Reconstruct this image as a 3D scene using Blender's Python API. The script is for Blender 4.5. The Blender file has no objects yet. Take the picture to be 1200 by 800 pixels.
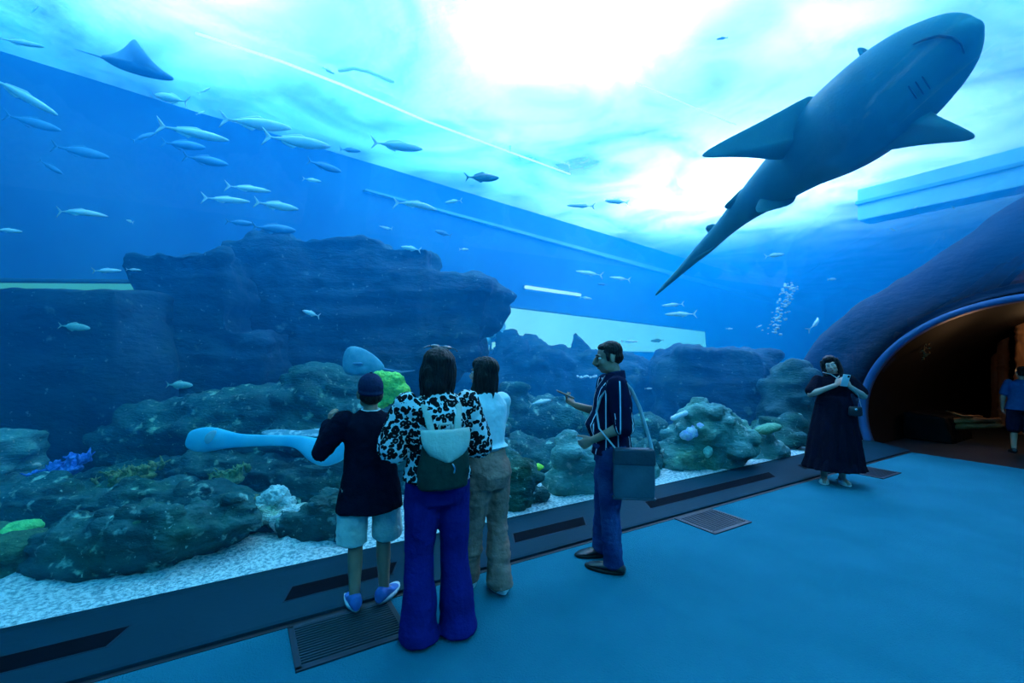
import bpy, bmesh, math, random
from mathutils import Vector, Matrix, noise, Euler
R = math.radians
V = Vector
SC = bpy.context.scene
COL = SC.collection
random.seed(7)

# ---------------------------------------------------------------- camera frame
F, CX, HY, H = 533.0, 600.0, 412.0, 1.65
def at(x, y, Y):
    """the point seen at pixel (x, y), Y metres in front of the lens"""
    return V(((x - CX) / F * Y, Y, H + (HY - y) / F * Y))
TH = R(31)
D = V((math.cos(TH), math.sin(TH), 0)); N = V((-math.sin(TH), math.cos(TH), 0))
def W(s, n, z):
    """tunnel coordinates: s along the tunnel, n across it, z up"""
    return D * s + N * n + V((0, 0, z))
TR = Matrix.Rotation(TH, 4, 'Z')

cam_d = bpy.data.cameras.new('camera'); cam = bpy.data.objects.new('camera', cam_d); COL.objects.link(cam)
cam.location = (0, 0, H); cam.rotation_euler = (R(90), 0, 0)
cam_d.sensor_width = 36; cam_d.lens = 36 * F / 1200; cam_d.shift_y = (HY - 400) / 1200; cam_d.clip_start = 0.02; cam_d.clip_end = 300
SC.camera = cam

# ---------------------------------------------------------------- materials
def mat(name, c1, c2=None, scale=6.0, rough=0.6, bump=0.0, bscale=None, spec=0.4, metal=0.0, detail=6, stretch=(1, 1, 1), lo=0.35, hi=0.65, coords='Object', sss=0.0):
    m = bpy.data.materials.new(name); m.use_nodes = True
    nt = m.node_tree; b = nt.nodes['Principled BSDF']
    b.inputs['Roughness'].default_value = rough; b.inputs['Metallic'].default_value = metal
    b.inputs['Specular IOR Level'].default_value = spec
    if c2 is None: c2 = tuple(x * 0.8 for x in c1)
    tc = nt.nodes.new('ShaderNodeTexCoord'); mp = nt.nodes.new('ShaderNodeMapping'); mp.inputs['Scale'].default_value = stretch
    nt.links.new(tc.outputs[coords], mp.inputs['Vector'])
    nz = nt.nodes.new('ShaderNodeTexNoise'); nz.inputs['Scale'].default_value = scale; nz.inputs['Detail'].default_value = detail
    nt.links.new(mp.outputs['Vector'], nz.inputs['Vector'])
    cr = nt.nodes.new('ShaderNodeValToRGB')
    cr.color_ramp.elements[0].position = lo; cr.color_ramp.elements[1].position = hi
    cr.color_ramp.elements[0].color = (*c1, 1); cr.color_ramp.elements[1].color = (*c2, 1)
    nt.links.new(nz.outputs['Fac'], cr.inputs['Fac']); nt.links.new(cr.outputs['Color'], b.inputs['Base Color'])
    if bump:
        n2 = nt.nodes.new('ShaderNodeTexNoise'); n2.inputs['Scale'].default_value = bscale or scale * 4; n2.inputs['Detail'].default_value = 8
        nt.links.new(mp.outputs['Vector'], n2.inputs['Vector'])
        bp = nt.nodes.new('ShaderNodeBump'); bp.inputs['Strength'].default_value = bump; bp.inputs['Distance'].default_value = 0.03
        nt.links.new(n2.outputs['Fac'], bp.inputs['Height']); nt.links.new(bp.outputs['Normal'], b.inputs['Normal'])
    m['ramp'] = cr.name
    return m

def emis(name, c, s):
    m = bpy.data.materials.new(name); m.use_nodes = True; nt = m.node_tree; nt.nodes.clear()
    o = nt.nodes.new('ShaderNodeOutputMaterial'); e = nt.nodes.new('ShaderNodeEmission')
    tc = nt.nodes.new('ShaderNodeTexCoord'); nz = nt.nodes.new('ShaderNodeTexNoise'); nz.inputs['Scale'].default_value = .6
    cr = nt.nodes.new('ShaderNodeValToRGB')
    cr.color_ramp.elements[0].color = (*[x * .75 for x in c], 1); cr.color_ramp.elements[1].color = (*c, 1)
    nt.links.new(tc.outputs['Object'], nz.inputs['Vector']); nt.links.new(nz.outputs['Fac'], cr.inputs['Fac'])
    nt.links.new(cr.outputs['Color'], e.inputs['Color']); e.inputs['Strength'].default_value = s
    nt.links.new(e.outputs[0], o.inputs['Surface'])
    return m

def rock_mat(name, dark, mid, pale, scale=2.0, pale_amt=0.62):
    m = bpy.data.materials.new(name); m.use_nodes = True; nt = m.node_tree; b = nt.nodes['Principled BSDF']
    b.inputs['Roughness'].default_value = .85; b.inputs['Specular IOR Level'].default_value = .15
    tc = nt.nodes.new('ShaderNodeTexCoord')
    n1 = nt.nodes.new('ShaderNodeTexNoise'); n1.inputs['Scale'].default_value = scale; n1.inputs['Detail'].default_value = 9; n1.inputs['Roughness'].default_value = .65
    mp = nt.nodes.new('ShaderNodeMapping'); mp.inputs['Scale'].default_value = (1, 1, 2.2)
    nt.links.new(tc.outputs['Object'], mp.inputs['Vector']); nt.links.new(mp.outputs['Vector'], n1.inputs['Vector'])
    cr = nt.nodes.new('ShaderNodeValToRGB'); e = cr.color_ramp.elements
    e[0].position = .3; e[0].color = (*dark, 1); e[1].position = .55; e[1].color = (*mid, 1)
    nt.links.new(n1.outputs['Fac'], cr.inputs['Fac'])
    n2 = nt.nodes.new('ShaderNodeTexNoise'); n2.inputs['Scale'].default_value = scale * 3.5; n2.inputs['Detail'].default_value = 6
    nt.links.new(tc.outputs['Object'], n2.inputs['Vector'])
    r2 = nt.nodes.new('ShaderNodeValToRGB'); r2.color_ramp.elements[0].position = pale_amt; r2.color_ramp.elements[1].position = min(.98, pale_amt + .12)
    nt.links.new(n2.outputs['Fac'], r2.inputs['Fac'])
    mx = nt.nodes.new('ShaderNodeMix'); mx.data_type = 'RGBA'
    nt.links.new(r2.outputs['Color'], mx.inputs['Factor']); nt.links.new(cr.outputs['Color'], mx.inputs[6]); mx.inputs[7].default_value = (*pale, 1)
    n4 = nt.nodes.new('ShaderNodeTexNoise'); n4.inputs['Scale'].default_value = scale * .55; n4.inputs['Detail'].default_value = 4
    nt.links.new(tc.outputs['Object'], n4.inputs['Vector'])
    r4 = nt.nodes.new('ShaderNodeValToRGB'); r4.color_ramp.elements[0].position = .48; r4.color_ramp.elements[1].position = .66
    nt.links.new(n4.outputs['Fac'], r4.inputs['Fac'])
    m4 = nt.nodes.new('ShaderNodeMix'); m4.data_type = 'RGBA'; m4.blend_type = 'MULTIPLY'; m4.inputs[7].default_value = (.9, 1.0, .68, 1)
    nt.links.new(r4.outputs['Color'], m4.inputs['Factor']); nt.links.new(mx.outputs[2], m4.inputs[6])
    n5 = nt.nodes.new('ShaderNodeTexNoise'); n5.inputs['Scale'].default_value = scale * 11; n5.inputs['Detail'].default_value = 4
    nt.links.new(tc.outputs['Object'], n5.inputs['Vector'])
    r5 = nt.nodes.new('ShaderNodeValToRGB'); r5.color_ramp.elements[0].position = .66; r5.color_ramp.elements[1].position = .74
    nt.links.new(n5.outputs['Fac'], r5.inputs['Fac'])
    m5 = nt.nodes.new('ShaderNodeMix'); m5.data_type = 'RGBA'; m5.inputs[7].default_value = (*pale, 1)
    nt.links.new(r5.outputs['Color'], m5.inputs['Factor']); nt.links.new(m4.outputs[2], m5.inputs[6])
    nt.links.new(m5.outputs[2], b.inputs['Base Color'])
    n3 = nt.nodes.new('ShaderNodeTexNoise'); n3.inputs['Scale'].default_value = scale * 7; n3.inputs['Detail'].default_value = 10
    nt.links.new(mp.outputs['Vector'], n3.inputs['Vector'])
    bp = nt.nodes.new('ShaderNodeBump'); bp.inputs['Strength'].default_value = .7; bp.inputs['Distance'].default_value = .05
    nt.links.new(n3.outputs['Fac'], bp.inputs['Height']); nt.links.new(bp.outputs['Normal'], b.inputs['Normal'])
    return m

# ---------------------------------------------------------------- mesh builder
def frames(pts):
    fr = []; up = None
    for i, p in enumerate(pts):
        t = (pts[min(i + 1, len(pts) - 1)] - pts[max(i - 1, 0)])
        t = t.normalized() if t.length > 1e-9 else V((0, 0, 1))
        if up is None:
            a = V((0, 0, 1)) if abs(t.z) < .9 else V((0, 1, 0))
        else: a = up
        u = (a - t * a.dot(t)).normalized(); v = t.cross(u)
        up = u; fr.append((t, u, v))
    return fr

class MB:
    def __init__(s): s.v = []; s.f = []; s.m = []; s.mi = 0
    def loft(s, rings, caps=True, closed=True):
        b = len(s.v); n = len(rings[0])
        for r in rings: s.v += [V(p) for p in r]
        for i in range(len(rings) - 1):
            for j in range(n if closed else n - 1):
                k = (j + 1) % n
                s.f.append((b + i * n + j, b + i * n + k, b + (i + 1) * n + k, b + (i + 1) * n + j)); s.m.append(s.mi)
        if caps:
            s.f.append(tuple(b + j for j in reversed(range(n)))); s.m.append(s.mi)
            e = b + (len(rings) - 1) * n
            s.f.append(tuple(e + j for j in range(n))); s.m.append(s.mi)
        return s
    def rings_z(s, spec, n=24, fold=None):
        """spec: (x, y, z, rx, ry)"""
        rr = []
        for i, (x, y, z, rx, ry) in enumerate(spec):
            ring = []
            for j in range(n):
                a = 2 * math.pi * j / n; q = 1 + (fold(a, i / (len(spec) - 1)) if fold else 0)
                ring.append(V((x + rx * q * math.cos(a), y + ry * q * math.sin(a), z)))
            rr.append(ring)
        return s.loft(rr)
    def tube(s, pts, rad, n=12, fu=1.0, fv=1.0, rnd=True):
        pts = [V(p) for p in pts]; rad = list(rad) if hasattr(rad, '__len__') else [rad] * len(pts)
        fr = frames(pts); rr = []
        def ring(c, u, v, r): return [c + u * (r * fu * math.cos(2 * math.pi * j / n)) + v * (r * fv * math.sin(2 * math.pi * j / n)) for j in range(n)]
        if rnd:
            t, u, v = fr[0]
            for q in (.98, .7, .35): rr.append(ring(pts[0] - t * rad[0] * q, u, v, rad[0] * math.sqrt(1 - q * q)))
        for p, (t, u, v), r in zip(pts, fr, rad): rr.append(ring(p, u, v, r))
        if rnd:
            t, u, v = fr[-1]
            for q in (.35, .7, .98): rr.append(ring(pts[-1] + t * rad[-1] * q, u, v, rad[-1] * math.sqrt(1 - q * q)))
        return s.loft(rr)
    def ell(s, c, r, rot=None, nu=18, nv=10):
        c = V(c); M = rot.to_matrix() if isinstance(rot, Euler) else (rot or Matrix.Identity(3)); rr = []
        for i in range(nv + 1):
            ph = -math.pi / 2 * .985 + math.pi * .985 * i / nv
            rr.append([c + M @ V((r[0] * math.cos(ph) * math.cos(2 * math.pi * j / nu), r[1] * math.cos(ph) * math.sin(2 * math.pi * j / nu), r[2] * math.sin(ph))) for j in range(nu)])
        return s.loft(rr)
    def box(s, c, h, M=None):
        c = V(c); M = M or Matrix.Identity(3)
        lo = [c + M @ V((x * h[0], y * h[1], -h[2])) for x, y in ((-1, -1), (1, -1), (1, 1), (-1, 1))]
        hi = [c + M @ V((x * h[0], y * h[1], h[2])) for x, y in ((-1, -1), (1, -1), (1, 1), (-1, 1))]
        return s.loft([lo, hi])
    def poly(s, pts, ext):
        """a polygon with thickness along ext"""
        ext = V(ext); return s.loft([[V(p) - ext / 2 for p in pts], [V(p) + ext / 2 for p in pts]])
    def xf(s, M):
        s.v = [M @ p for p in s.v]; return s
    def add(s, o, M=None, mi=None):
        b = len(s.v); s.v += [(M @ p if M else p) for p in o.v]
        s.f += [tuple(i + b for i in f) for f in o.f]; s.m += [mi if mi is not None else q for q in o.m]; return s
    def build(s, name, m, parent=None, vox=None, it=0, disp=None, smooth=True, bevel=0, sub=0, merge=None):
        me = bpy.data.meshes.new(name); me.from_pydata([tuple(p) for p in s.v], [], s.f)
        ms = m if isinstance(m, (list, tuple)) else [m]
        for q in ms: me.materials.append(q)
        me.polygons.foreach_set('material_index', s.m)
        bm = bmesh.new(); bm.from_mesh(me); bmesh.ops.recalc_face_normals(bm, faces=bm.faces); bm.to_mesh(me); bm.free()
        o = bpy.data.objects.new(name, me); COL.objects.link(o)
        if vox or bevel or sub or it:
            if bevel:
                q = o.modifiers.new('b', 'BEVEL'); q.width = bevel; q.segments = 3; q.limit_method = 'ANGLE'
            if vox:
                q = o.modifiers.new('r', 'REMESH'); q.mode = 'VOXEL'; q.voxel_size = vox
            if it:
                q = o.modifiers.new('s', 'SMOOTH'); q.factor = .5; q.iterations = it
            if sub:
                q = o.modifiers.new('u', 'SUBSURF'); q.levels = sub; q.render_levels = sub
            bpy.context.view_layer.update()
            dg = bpy.context.evaluated_depsgraph_get()
            nm = bpy.data.meshes.new_from_object(o.evaluated_get(dg)); o.modifiers.clear(); o.data = nm; bpy.data.meshes.remove(me); me = nm; me.name = name
        if disp:
            nn = [v.normal.copy() for v in me.vertices]
            for v, q in zip(me.vertices, nn): v.co = disp(v.co.copy(), q)
        if merge:
            b2 = bmesh.new(); b2.from_mesh(me)
            base = len(b2.verts)
            vs = [b2.verts.new(p) for p in merge.v]
            for f, i in zip(merge.f, merge.m):
                fc = b2.faces.new([vs[k] for k in f]); fc.material_index = i
            bmesh.ops.recalc_face_normals(b2, faces=b2.faces); b2.to_mesh(me); b2.free()
        me.polygons.foreach_set('use_smooth', [bool(smooth)] * len(me.polygons)); me.update()
        if parent: o.parent = parent
        return o

def tag(o, label=None, cat=None, group=None, kind=None):
    if label: o['label'] = label
    if cat: o['category'] = cat
    if group: o['group'] = group
    if kind: o['kind'] = kind
    return o
def thing(name, label, cat, loc=(0, 0, 0), rz=0, group=None):
    o = bpy.data.objects.new(name, None); COL.objects.link(o); o.location = loc; o.rotation_euler = (0, 0, rz); o.empty_display_size = .1
    return tag(o, label, cat, group)
def struct(o): o['kind'] = 'structure'; return o

# ---------------------------------------------------------------- setting
ZW = 6.0                                    # height of the water surface
LA, LB = V((-7.4, 6.6, 0)), V((25.3, 37.4, 0))   # line of the far tank wall
LD = (LB - LA).normalized(); LN = V((-LD.y, LD.x, 0))
def L(t, z, off=0): return LA + LD * t + LN * off + V((0, 0, z))
def on_wall(x, y):
    """point of the far wall seen at a pixel"""
    d = V(((x - CX) / F, 1, (HY - y) / F)); k = (LA - V((0, 0, 0))).dot(LN) / d.dot(LN)
    p = d * k; return V((p.x, p.y, p.z + H))
def wall_t(p): return (V((p.x, p.y, 0)) - LA).dot(LD)

VC, VZ, VA, VB = 1.5, .6, 2.2, 1.9           # acrylic vault ellipse
def arch(a, A=VA, B=VB): return VC + A * math.cos(a), VZ + B * math.sin(a)

carpet = mat('blue_carpet', (.008, .140, .195), (.012, .160, .222), 1.6, .95, .5, 110, .05, coords='Object')
o = MB(); o.box((0, 0, 0), (8.25, 3.03, .05)); o = o.build('floor', carpet, smooth=False)
o.matrix_world = Matrix.Translation(W(1.22, .02, -.05)) @ TR; struct(o)
o = MB(); o.box((0, 0, 0), (4, 3.6, .05)); o = o.build('floor_tunnel', mat('dark_floor', (.004, .006, .009), (.006, .009, .012), 3, .7, spec=.2), smooth=False)
o.matrix_world = Matrix.Translation(W(13.47, .6, -.05)) @ TR; struct(o)

curb_m = mat('curb_paint', (.001, .026, .042), (.002, .032, .050), 1.2, .6, .05, 30, .05)
prof = [(3.055, -.1), (3.055, .022), (3.075, .03), (3.52, .092), (3.585, .10), (3.66, .10), (3.66, -.1)]
o = MB().loft([[W(s, n, z) for n, z in prof] for s in (-8, 9.5)]).build('trim_1', curb_m, smooth=False); struct(o); curb = o
o = MB().loft([[W(s, n, z) for n, z in [(3.02, -.1), (3.02, .004), (3.056, .004), (3.056, -.1)]] for s in (-8, 9.5)]).build('trim_2', mat('joint_rubber', (.006, .012, .02), rough=.5), smooth=False); struct(o)
slot_m = mat('slot_dark', (.001, .004, .008), rough=.9, spec=.05)
slot_rim = mat('slot_rim', (.004, .025, .045), rough=.6, spec=.1)
for s0, s1 in ((-2.2, -.54), (.25, 1.02), (1.98, 2.82), (3.6, 5.95), (6.6, 8.4)):
    mb = MB(); mb2 = MB()
    def q(s, n, dz): return W(s, n, .03 + (n - 3.075) * .1393 + dz)
    n0, n1 = 3.245, 3.375; e = .06
    base = [(s0, n0), (s1 - e * 1.3, n0), (s1, n1), (s0 + e, n1)]
    mb.loft([[q(s, n, .0015) for s, n in base], [q(s, n, .003) for s, n in base]])
    mb.build('vent_slot', slot_m, curb, smooth=False)
    c = V((sum(b[0] for b in base) / 4, sum(b[1] for b in base) / 4))
    big = [(c[0] + (s - c[0]) * (1 + .012 / (s1 - s0) * 2), c[1] + (n - c[1]) * 1.14) for s, n in base]
    mb2.loft([[q(s, n, .0002) for s, n in big], [q(s, n, .0016) for s, n in big]])
    mb2.build('slot_rim', slot_rim, curb, smooth=False)

# acrylic vault
gm = bpy.data.materials.new('acrylic'); gm.use_nodes = True; nt = gm.node_tree; nt.nodes.clear()
out = nt.nodes.new('ShaderNodeOutputMaterial'); mx = nt.nodes.new('ShaderNodeMixShader'); tr = nt.nodes.new('ShaderNodeBsdfTransparent'); gl = nt.nodes.new('ShaderNodeBsdfGlossy')
tr.inputs['Color'].default_value = (.95, .985, 1, 1); gl.inputs['Roughness'].default_value = .02
lw = nt.nodes.new('ShaderNodeLayerWeight'); lw.inputs['Blend'].default_value = .5
pw = nt.nodes.new('ShaderNodeMath'); pw.operation = 'POWER'; pw.inputs[1].default_value = 5
ml = nt.nodes.new('ShaderNodeMath'); ml.operation = 'MULTIPLY_ADD'; ml.inputs[1].default_value = .45; ml.inputs[2].default_value = .012
nt.links.new(lw.outputs['Facing'], pw.inputs[0]); nt.links.new(pw.outputs[0], ml.inputs[0]); nt.links.new(ml.outputs[0], mx.inputs[0]); nt.links.new(tr.outputs[0], mx.inputs[1]); nt.links.new(gl.outputs[0], mx.inputs[2]); nt.links.new(mx.outputs[0], out.inputs['Surface'])
a0 = math.asin((.10 - VZ) / VB)
arcs = [a0 + (math.pi - 2 * a0) * i / 72 for i in range(73)]
ring = lambda s: [W(s, *arch(a)) for a in arcs]
o = MB().loft([ring(s) for s in (-8, -2, 3, 7, 9.5)], caps=False, closed=False).build('window_1', gm); struct(o)

# water volume filling the tank
wm = bpy.data.materials.new('sea_water'); wm.use_nodes = True; nt = wm.node_tree; nt.nodes.clear()
out = nt.nodes.new('ShaderNodeOutputMaterial'); ad = nt.nodes.new('ShaderNodeAddShader'); vs = nt.nodes.new('ShaderNodeVolumeScatter'); va = nt.nodes.new('ShaderNodeVolumeAbsorption')
vs.inputs['Color'].default_value = (.005, .36, 1, 1); vs.inputs['Density'].default_value = .105; vs.inputs['Anisotropy'].default_value = .35
va.inputs['Color'].default_value = (.28, .80, .97, 1); va.inputs['Density'].default_value = .16
nt.links.new(vs.outputs[0], ad.inputs[0]); nt.links.new(va.outputs[0], ad.inputs[1]); nt.links.new(ad.outputs[0], out.inputs['Volume'])
e = .03
sec = [(42, -.2), (42, ZW - .05), (-7, ZW - .05), (-7, -.2)]
arcs2 = [math.pi - a0 - (math.pi - 2 * a0) * i / 48 for i in range(49)]
poly = [(3.62, -.2)] + sec + [(-.62, -.2)] + [(VC + (VA + e) * math.cos(a), VZ + (VB + e) * math.sin(a)) for a in arcs2]
mb = MB(); n_ = len(poly); b = 0
for s in (-18, 46): mb.v += [W(s, n, z) for n, z in poly]
for j in range(n_): k = (j + 1) % n_; mb.f.append((j, k, n_ + k, n_ + j)); mb.m.append(0)
for base in (0, n_):
    mb.f.append(tuple(base + j for j in range(n_))); mb.m.append(0)
o = mb.build('water', wm, smooth=False)
bm = bmesh.new(); bm.from_mesh(o.data); bmesh.ops.triangulate(bm, faces=[f for f in bm.faces if len(f.verts) > 4]); bmesh.ops.recalc_face_normals(bm, faces=bm.faces); bm.to_mesh(o.data); bm.free()
struct(o)

# water surface seen from below
sm = bpy.data.materials.new('water_surface'); sm.use_nodes = True; nt = sm.node_tree; nt.nodes.clear()
out = nt.nodes.new('ShaderNodeOutputMaterial'); m1 = nt.nodes.new('ShaderNodeMixShader'); m2 = nt.nodes.new('ShaderNodeMixShader')
tl = nt.nodes.new('ShaderNodeBsdfTranslucent'); tp = nt.nodes.new('ShaderNodeBsdfTransparent'); gl = nt.nodes.new('ShaderNodeBsdfGlossy')
tl.inputs['Color'].default_value = (.66, .62, 1, 1); tp.inputs['Color'].default_value = (.85, .95, 1, 1); gl.inputs['Roughness'].default_value = .12
tc = nt.nodes.new('ShaderNodeTexCoord'); mp = nt.nodes.new('ShaderNodeMapping'); mp.inputs['Scale'].default_value = (1, 1, 1)
nt.links.new(tc.outputs['Object'], mp.inputs['Vector'])
nz = nt.nodes.new('ShaderNodeTexNoise'); nz.inputs['Scale'].default_value = .42; nz.inputs['Detail'].default_value = 6; nz.inputs['Distortion'].default_value = 1.2
nt.links.new(mp.outputs['Vector'], nz.inputs['Vector'])
cr = nt.nodes.new('ShaderNodeValToRGB'); cr.color_ramp.elements[0].position = .42; cr.color_ramp.elements[1].position = .72
cr.color_ramp.elements[0].color = (.04, .04, .04, 1); cr.color_ramp.elements[1].color = (.75, .75, .75, 1)
nt.links.new(nz.outputs['Fac'], cr.inputs['Fac'])
wv = nt.nodes.new('ShaderNodeTexNoise'); wv.inputs['Scale'].default_value = 2.2; wv.inputs['Detail'].default_value = 5
nt.links.new(tc.outputs['Object'], wv.inputs['Vector'])
bp = nt.nodes.new('ShaderNodeBump'); bp.inputs['Strength'].default_value = .35; bp.inputs['Distance'].default_value = .2
nt.links.new(wv.outputs['Fac'], bp.inputs['Height'])
for q in (gl, tl): nt.links.new(bp.outputs['Normal'], q.inputs['Normal'])
m1.inputs[0].default_value = .15
nt.links.new(tl.outputs[0], m1.inputs[1]); nt.links.new(tp.outputs[0], m1.inputs[2])
nt.links.new(cr.outputs['Color'], m2.inputs[0]); nt.links.new(m1.outputs[0], m2.inputs[1]); nt.links.new(gl.outputs[0], m2.inputs[2]); nt.links.new(m2.outputs[0], out.inputs['Surface'])
mb = MB()
rows = []
for i in range(60):
    t = -14 + 74 * i / 59; p1 = L(t, 0)
    rows.append([p1 + (-LN) * (24 * j / 40) + V((0, 0, ZW + .035 * noise.noise(V((p1.x * .6 - LN.x * 14 * j / 40, p1.y * .6 - LN.y * 14 * j / 40, 3))))) for j in range(41)])
mb.loft(rows, caps=False, closed=False)
o = mb.build('ceiling', sm); struct(o)

# far wall of the tank with its lighter ledges and lit viewing windows
wall_m = mat('tank_wall', (.03, .13, .34), (.05, .20, .42), .5, .8, .1, 3, .2)
ledge_m = mat('tank_ledge', (.25, .5, .72), (.32, .58, .8), 1.2, .7, .05, 4, .2)
mb = MB(); mb.loft([[L(t, z, .0), L(t, z, .4)] for t in (-16, 62) for z in ()] or [[L(-16, -.2), L(62, -.2), L(62, -.2, .5), L(-16, -.2, .5)], [L(-16, 7.4), L(62, 7.4), L(62, 7.4, .5), L(-16, 7.4, .5)]])
struct(mb.build('wall_back', wall_m, smooth=False))
mb = MB(); P = [(12, 4.95), (12, 5.36), (40, 4.95), (40, 5.36)]
mb.loft([[L(5.5, 5.30, -.12), L(44, 4.55, -.12), L(44, 4.55, 0), L(5.5, 5.30, 0)], [L(5.5, 5.34, -.12), L(44, 4.95, -.12), L(44, 4.95, 0), L(5.5, 5.34, 0)]])
struct(mb.build('trim_3', ledge_m, smooth=False))
struct(MB().loft([[W(46, n, z) for n, z in ((44, -.2), (-10, -.2), (-10, 7.4), (44, 7.4))], [W(46.4, n, z) for n, z in ((44, -.2), (-10, -.2), (-10, 7.4), (44, 7.4))]]).build('wall_right', wall_m, smooth=False))

win_m = emis('lit_window', (.36, .82, 1.0), 1.7)
win_g = emis('lit_window_green', (.10, .62, .60), .9)
frame_m = mat('window_frame_paint', (.02, .09, .14), rough=.5)
def viewing_window(i, quad, m):
    ps = [on_wall(*q) for q in quad]
    mb = MB(); mb.loft([[p - LN * .03 for p in ps], [p - LN * .10 for p in ps]]); o = mb.build('window_%d' % i, m, smooth=False); struct(o)
    c = sum(ps, V((0, 0, 0))) / 4
    f = MB()
    for a, b in ((0, 1), (1, 2), (2, 3), (3, 0)):
        f.tube([ps[a] - LN * .1, ps[b] - LN * .1], .035, 8)
    f.build('window_frame', frame_m, o)
    return o
w2 = viewing_window(2, [(575, 357), (824, 388), (826, 414), (572, 410)], win_m)
w3 = viewing_window(3, [(-60, 329), (185, 331), (185, 352), (-60, 353)], win_g)
# lit bar hung on the wall
lt = thing('tube_light', 'long white tube light on the far tank wall above the pale window', 'lamp')
p0, p1 = on_wall(611, 337) - LN * .2, on_wall(674, 346) - LN * .2
MB().tube([p0, p1], .055, 10).build('tube', emis('tube_glow', (.75, .97, 1), 2.0), lt)
for p in (p0, p1): MB().box(p + LN * .08, (.05, .05, .07)).build('bracket', frame_m, lt)
# pale beam under the surface above the tunnel mouth
b_ = thing('crossbeam', 'broad pale cyan beam just under the water surface right of the shark', 'beam')
mb = MB(); mb.loft([[W(14, n, 5.10), W(14.7, n, 5.10), W(14.7, n, 5.93), W(14, n, 5.93)] for n in (-6, 5.6)]); mb.build('beam_body', mat('beam_paint', (.30, .72, .85), (.42, .8, .9), 1.0, .6), b_, bevel=.03, smooth=False)
mb = MB(); mb.loft([[W(13.93, n, 5.52), W(14.05, n, 5.52), W(14.05, n, 5.60), W(13.93, n, 5.60)] for n in (-6, 5.62)]); mb.build('beam_lip', mat('beam_lip', (.10, .42, .6), rough=.6), b_, smooth=False)

# sand
sand_m = mat('sand', (.28, .46, .50), (.95, .98, .96), 34, .9, 1.0, 60, .1, detail=3, lo=.36, hi=.58)
mb = MB(); rows = []
for i in range(560):
    s = -4 + 17 * i / 559; r = []
    for j in range(90):
        n = 3.63 + 11.5 * (j / 89) ** 2.2; z = .085 + .05 * min(1, (n - 3.63) * 2) * (noise.fractal(V((s * 1.8, n * 1.8, 0)), 1, 2, 3)) + min(1, (n - 3.63) * 4) * (.02 * noise.noise(V((s * 7, n * 7, 2))) + .012 * noise.noise(V((s * 11, n * 22, 5))) + .006 * noise.noise(V((s * 30, n * 40, 7))))
        r.append(W(s, n, max(z, .06)))
    rows.append(r)
mb.loft(rows, caps=False, closed=False); o = mb.build('ground', sand_m); struct(o); o['label'] = 'pale rippled sand on the tank bottom'

# ---------------------------------------------------------------- rocks
M_navy = rock_mat('rock_deep', (.005, .022, .045), (.016, .062, .10), (.10, .28, .34), 1.3, .66)
M_teal = rock_mat('rock_teal', (.005, .036, .042), (.020, .115, .115), (.25, .58, .54), 2.6, .60)
M_pale = rock_mat('rock_pale', (.035, .15, .16), (.10, .30, .29), (.6, .75, .7), 2.4, .62)
def rough(amp, fr, strata=0.0, seed=0.0):
    def f(co, n):
        q = co * fr + V((seed, seed * 1.7, seed * .3))
        d = noise.fractal(q, .9, 2.1, 5) * amp + noise.noise(q * 4.3) * amp * .25
        if strata: d += strata * (abs(noise.noise(V((q.x * .35, q.y * .35, q.z * 3.2)))) - .2)
        return co + n * d
    return f
def rock(label, Y, blobs, m=M_teal, vox=.05, amp=.09, fr=1.6, strata=0.05, cat='rock', name='rock', group=None, seed=None, knobs=0):
    """blobs: ('e'|'b', px, py, half px, half py, half depth m [, depth offset])"""
    mb = MB()
    for b in blobs:
        kind, x, y, hx, hy, hd = b[:6]; dy = b[6] if len(b) > 6 else 0
        c = at(x, y, Y + dy); k = (Y + dy) / F
        if kind == 'e': mb.ell(c, (hx * k, hd, hy * k))
        else: mb.box(c, (hx * k, hd, hy * k), Matrix.Rotation(R(b[7] if len(b) > 7 else 0), 3, 'Y'))
    seed = seed if seed is not None else random.random() * 50
    rk = random.Random(seed)
    for _ in range(knobs):
        b = rk.choice(blobs); x, y, hx, hy, hd = b[1:6]; dy = b[6] if len(b) > 6 else 0; k = (Y + dy) / F
        a = rk.uniform(-.2, math.pi + .2); e_ = rk.uniform(-1.2, .5)
        p = at(x, y, Y + dy) + V((hx * k * math.cos(a) * math.cos(e_), hd * math.sin(e_), hy * k * math.sin(a) * math.cos(e_))) * .96
        r_ = rk.uniform(.035, .11) * (Y / 4.5); mb.ell(p, (r_ * rk.uniform(.8, 1.6), r_, r_ * rk.uniform(.5, 1.1)), nu=10, nv=6)
    o = mb.build(name, m, vox=vox, it=2, disp=rough(amp, fr, strata, seed))
    return tag(o, label, cat, group)
E, B = 'e', 'b'
rock('wide flat-topped dark rock ledge below the pale green window strip', 5.6, [(B, 98, 470, 74, 127, .45), (B, 30, 500, 60, 122, .4), (E, 150, 440, 50, 85, .5), (B, 48, 430, 20, 78, .4, 0, 14)], M_navy, .05, .06, 1.2, .06)
rock('dark stepped rock wall between the flat ledge and the tallest rock', 6.5, [(B, 235, 410, 55, 105, .5), (E, 235, 322, 45, 22, .4), (B, 250, 470, 80, 80, .5), (E, 190, 400, 25, 60, .4)], M_navy, .05, .12, 1.6, .12, knobs=40)
rock('tallest dark rock with a humped top and overhanging right end', 7.3, [(E, 328, 300, 42, 26, .5), (B, 370, 385, 84, 95, .6), (B, 450, 365, 60, 68, .6), (B, 520, 378, 50, 52, .55, 0, 9), (E, 560, 360, 34, 40, .45), (E, 480, 420, 70, 50, .6), (E, 400, 460, 110, 60, .6), (B, 420, 500, 60, 90, .6)], M_navy, .055, .13, 1.4, .10, knobs=30)
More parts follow.
